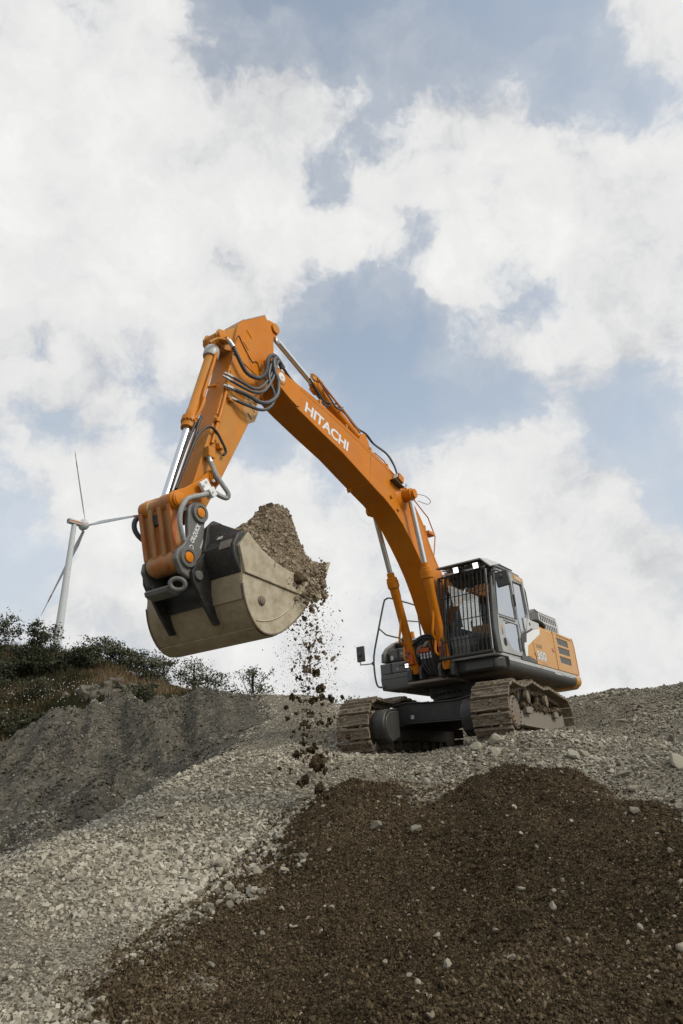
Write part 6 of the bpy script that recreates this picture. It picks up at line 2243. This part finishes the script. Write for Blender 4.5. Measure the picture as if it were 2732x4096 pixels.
# ------------------------------------------------------------------ trees and bushes
M['leaf_dark'] = material('dark_leaves', (1, 1, 1), .75, spec=.25, tone=[(0, (.016, .019, .009)), (.5, (.042, .048, .024)), (1, (.10, .108, .06))])
M['leaf_grey'] = material('grey_green_leaves', (1, 1, 1), .75, spec=.25, tone=[(0, (.028, .030, .016)), (.5, (.085, .088, .052)), (1, (.20, .20, .135))])
M['leaf_olive'] = material('olive_leaves', (1, 1, 1), .8, spec=.2, tone=[(0, (.022, .022, .012)), (.5, (.058, .056, .030)), (1, (.14, .132, .08))])
M['bark'] = material('bark', (.045, .038, .03), .9, spec=.1, var=(.03, .026, .02), scale=8)


def plant(name, base, h, w, n, leaf, mat_, label, cat, group=None, seed=0, shape='round', trunk=True, clumps=34, openness=.17):
    rg = np.random.default_rng(seed)
    root = empty(name, Matrix.Translation(base))
    tag(root, label, cat, group)
    # clump centres through the volume of the crown
    cs = []
    while len(cs) < clumps:
        p = rg.uniform(-1, 1, 3)
        zr = (p[2] + 1) / 2
        if shape == 'cone':
            lim = (1 - zr) ** .8 * 1.0 + .10
        elif shape == 'low':
            lim = math.sqrt(max(0, 1 - zr ** 2))
        else:
            lim = math.sqrt(max(0, 1 - (2 * zr - 1) ** 2)) * (1.0 if zr > .4 else .85)
        rr = math.hypot(p[0], p[1])
        if rr < lim and (rr > .35 * lim or rg.uniform() < .35):
            cs.append((p[0] * w / 2, p[1] * w / 2, h * (.10 + .86 * zr)))
    cs = np.array(cs)
    # spikes at the top
    cs = np.r_[cs, np.c_[rg.normal(0, w * .22, 7), rg.normal(0, w * .22, 7), rg.uniform(h * .85, h * 1.06, 7)]]
    ci = rg.integers(0, len(cs), n)
    csz = rg.uniform(.6, 1.4, len(cs))
    P = cs[ci] + rg.normal(0, 1, (n, 3)) * (np.array([w * openness * .55, w * openness * .55, h * openness * .5]) * csz[ci][:, None])
    P[:, 2] = np.maximum(P[:, 2], .02)
    L_ = leaf * rg.uniform(.6, 1.4, n)
    Rm = rot_mats(n, 1.2, rg)
    q = np.array([(-.5, 0, 0), (0, -.28, .05), (.5, 0, 0), (0, .28, .05)])
    V = np.einsum('nij,kj->nki', Rm, q) * L_[:, None, None] + P[:, None]
    F = np.arange(4 * n).reshape(-1, 4)
    ctone = rg.normal(.45, .14, len(cs))
    tone = np.clip(ctone[ci] + rg.normal(0, .13, n), 0, 1)
    o = link_mesh('crown' if trunk else 'foliage', np_mesh(name, V.reshape(-1, 3), F, tone=tone), mat_, root)
    mb = MB()
    if trunk:
        mb.tube([(0, 0, -.4), (.03 * w, 0, h * .3), (0, .02 * w, h * .6), (0, 0, h * .92)], .03 * h, 7, 3)
    k_ = 0
    for c in cs[rg.permutation(len(cs))[:14 if trunk else 10]]:
        z0 = h * rg.uniform(.08, .5) if trunk else -.1
        mb.tube([(0, 0, z0), (c[0] * .5, c[1] * .5, z0 + (c[2] - z0) * .6), tuple(c)], .009 * h, 5, 2)
    mb.build('trunk' if trunk else 'stems', 'bark', root)
    return root


def gz(x, y):
    return float(ground_z([x], [y])[0])


def bush(x, y, *a, **k):
    return plant(k.pop('name'), (x, y, gz(x, y) - .1), *a, **k)


bush(-16.9, 38.5, 2.8, 3.2, 6000, .15, 'leaf_dark', 'tall dark conical tree on the hillside left of the turbine', 'tree', name='tree', seed=1, shape='cone', clumps=46, openness=.12)
bush(-19.6, 38.5, 2.8, 3.2, 3200, .15, 'leaf_grey', 'thin leafed tree at the left edge beside the conical tree', 'tree', name='tree', seed=2, clumps=26, openness=.13)
bush(-18.0, 36.2, 1.4, 3.0, 2600, .15, 'leaf_dark', 'dark bush in front of the conical tree at the left edge', 'bush', name='bush', seed=3, shape='low')
bush(-15.2, 40.2, 1.25, 2.6, 3000, .15, 'leaf_dark', 'dark bush at the foot of the turbine tower, right of the conical tree', 'bush', name='bush', seed=4, openness=.13)
bush(-15.2, 43.0, 1.5, 3.2, 2600, .15, 'leaf_grey', 'leggy grey green bush, first in the row along the hilltop', 'bush', name='bush', seed=5, openness=.14)
bush(-14.0, 43.5, 1.3, 2.6, 2200, .15, 'leaf_olive', 'open olive bush, second in the row along the hilltop', 'bush', name='bush', seed=6, openness=.13)
bush(-12.9, 43.5, 1.8, 2.9, 2900, .15, 'leaf_grey', 'tallest grey green bush with bare stems at the end of the hilltop row', 'bush', name='bush', seed=7, openness=.14)
bush(-11.9, 43.3, 1.0, 2.0, 1800, .14, 'leaf_olive', 'lower olive bush sloping down behind the bucket', 'bush', name='bush', seed=8)
bush(-11.9, 46.5, 1.9, 3.0, 1700, .15, 'leaf_olive', 'bush at the end of the hill where the bank drops', 'bush', name='bush', seed=9, shape='low')
bush(-10.6, 50.0, 2.1, 3.0, 1700, .16, 'leaf_grey', 'rounded pale bush on the skyline below the bucket, left one', 'bush', name='bush', seed=10)
bush(-9.2, 51.0, 1.5, 3.2, 1600, .16, 'leaf_olive', 'wide bush on the skyline below the bucket, right one', 'bush', name='bush', seed=11, shape='low')
bush(-5.2, 41.0, 2.3, 2.3, 1500, .13, 'leaf_grey', 'lone round bush on the skyline left of the shed', 'bush', name='bush', seed=12, openness=.13)
bush(.35, 39.0, 1.4, 2.8, 1300, .13, 'leaf_grey', 'low grey bush on the skyline left of the excavator', 'bush', name='bush', seed=13, shape='low')
bush(4.9, 45.0, 1.9, 3.6, 1300, .13, 'leaf_olive', 'low bush on the skyline seen under the excavator body', 'bush', name='bush', seed=14, shape='low')
bush(1.9, 42.0, 1.2, 1.0, 350, .10, 'leaf_grey', 'small bush tip on the skyline above the far track', 'bush', name='bush', seed=15, shape='low')
for i, (x, y, h, w, mt_, lab) in enumerate(((-16.4, 31.2, 1.2, 2.6, 'leaf_olive', 'broad bramble bush at the left edge above the dark slope'), (-14.3, 30.6, 1.0, 2.2, 'leaf_olive', 'bramble bush second from the left edge above the dark slope'), (-12.9, 30.3, .8, 1.6, 'leaf_dark', 'small dark bush at the foot of the overgrown bank by the scree crest'), (-16.8, 33.5, 1.1, 2.2, 'leaf_dark', 'dark scrub bush halfway up the overgrown bank'), (-14.6, 33.6, .9, 1.8, 'leaf_olive', 'low olive scrub in the middle of the overgrown bank'), (-9.6, 33.5, .8, 1.6, 'leaf_dark', 'small dark shrub right of the rock outcrop'))):
    bush(x, y, h, w, 1500, .12, mt_, lab, 'bush', name='bush', seed=30 + i, shape='low', trunk=False)

# grass and weeds over the hillside
rg = np.random.default_rng(77)
n = 30000
x, y = rg.uniform(-27, -7, n), rg.uniform(28.8, 45, n)
keep = (ridge_side(x, y) < 0) & (np.abs(np.degrees(np.arctan2(x, y))) < 34)
x, y = x[keep], y[keep]
z = ground_z(x, y)
n = len(x)
h = rg.uniform(.18, .55, n) * (1 + fbm(x, y, .6, 3, 3))
a = rg.uniform(0, 6.28, n)
lean = rg.normal(0, .3, (n, 2))
wd = .035
V = np.stack([np.stack([x - wd * np.cos(a), y - wd * np.sin(a), z - .02], -1), np.stack([x + wd * np.cos(a), y + wd * np.sin(a), z - .02], -1), np.stack([x + lean[:, 0] * h, y + lean[:, 1] * h, z + h], -1)], 1)
tone = np.clip(.38 + fbm(x, y, .35, 4, 8) * .9 + rg.normal(0, .12, n) + .5 * smooth(3.0, .8, np.abs(x + 10.8 - (y - 36) * -.2)) * smooth(33, 36, y), 0, 1)
M['grass'] = material('dry_and_green_grass', (1, 1, 1), .9, spec=.1, tone=[(0, (.020, .022, .010)), (.45, (.045, .042, .02)), (.75, (.10, .072, .038)), (1, (.18, .13, .075))])
o = link_mesh('grass', np_mesh('grass', V.reshape(-1, 3), np.arange(3 * n).reshape(-1, 3), tone=tone), 'grass')
tag(o, 'rough dry grass and weeds over the hillside', kind='stuff')
n = 170
x, y = rg.normal(-14.6, 1.4, n), rg.normal(33.2, 1.6, n)
z = ground_z(x, y) + rg.uniform(.2, .6, n)
V, T, nf = rocks(np.c_[x, y, z], rg.uniform(.02, .04, n), 'cube', .3, 2, (1, 1, .5), rg)
o = link_mesh('wild_flowers', np_mesh('wild_flowers', V, T), 'white')
tag(o, 'scattered small white flower heads among the weeds', kind='stuff')

# rocks showing through the bank
OC = empty('rock_outcrop', Matrix.Translation((-11.9, 34.3, 3.4)))
tag(OC, 'grey rock ledges breaking out of the brown bank above the scree', 'rocks')
M['rock'] = material('weathered_rock', (.17, .16, .13), .9, spec=.1, var=(.09, .085, .07), scale=3, detail=9, dirt=(.10, .06, .035), dirt_amt=.4, dirt_scale=2, bump=.03, bump_scale=7)
for i in range(30):
    rgk = np.random.default_rng(500 + i)
    V, T, nf = rocks(np.zeros((1, 3)), np.array([1.0]), 'cube', .25, .3, (1, .7, 1.1), rgk)
    x, y = rgk.uniform(-13.2, -10.4), rgk.uniform(33.0, 36.0)
    if i < 8:
        x, y = -12.0 + rgk.normal(0, .25), 33.6 + rgk.normal(0, .3)
    elif i < 18:
        x, y = -11.1 + rgk.normal(0, .4), 34.4 + rgk.normal(0, .4)
    o = link_mesh('rock', np_mesh('rock', V, T), 'rock', OC)
    s_ = rgk.uniform(.25, .75)
    o.location = (x + 11.9, y - 34.3, gz(x, y) - 3.4 + s_ * .15)
    o.scale = (s_, s_, s_)
    o.rotation_euler = (rgk.normal(0, .2), rgk.normal(0, .2), rgk.uniform(0, 6))
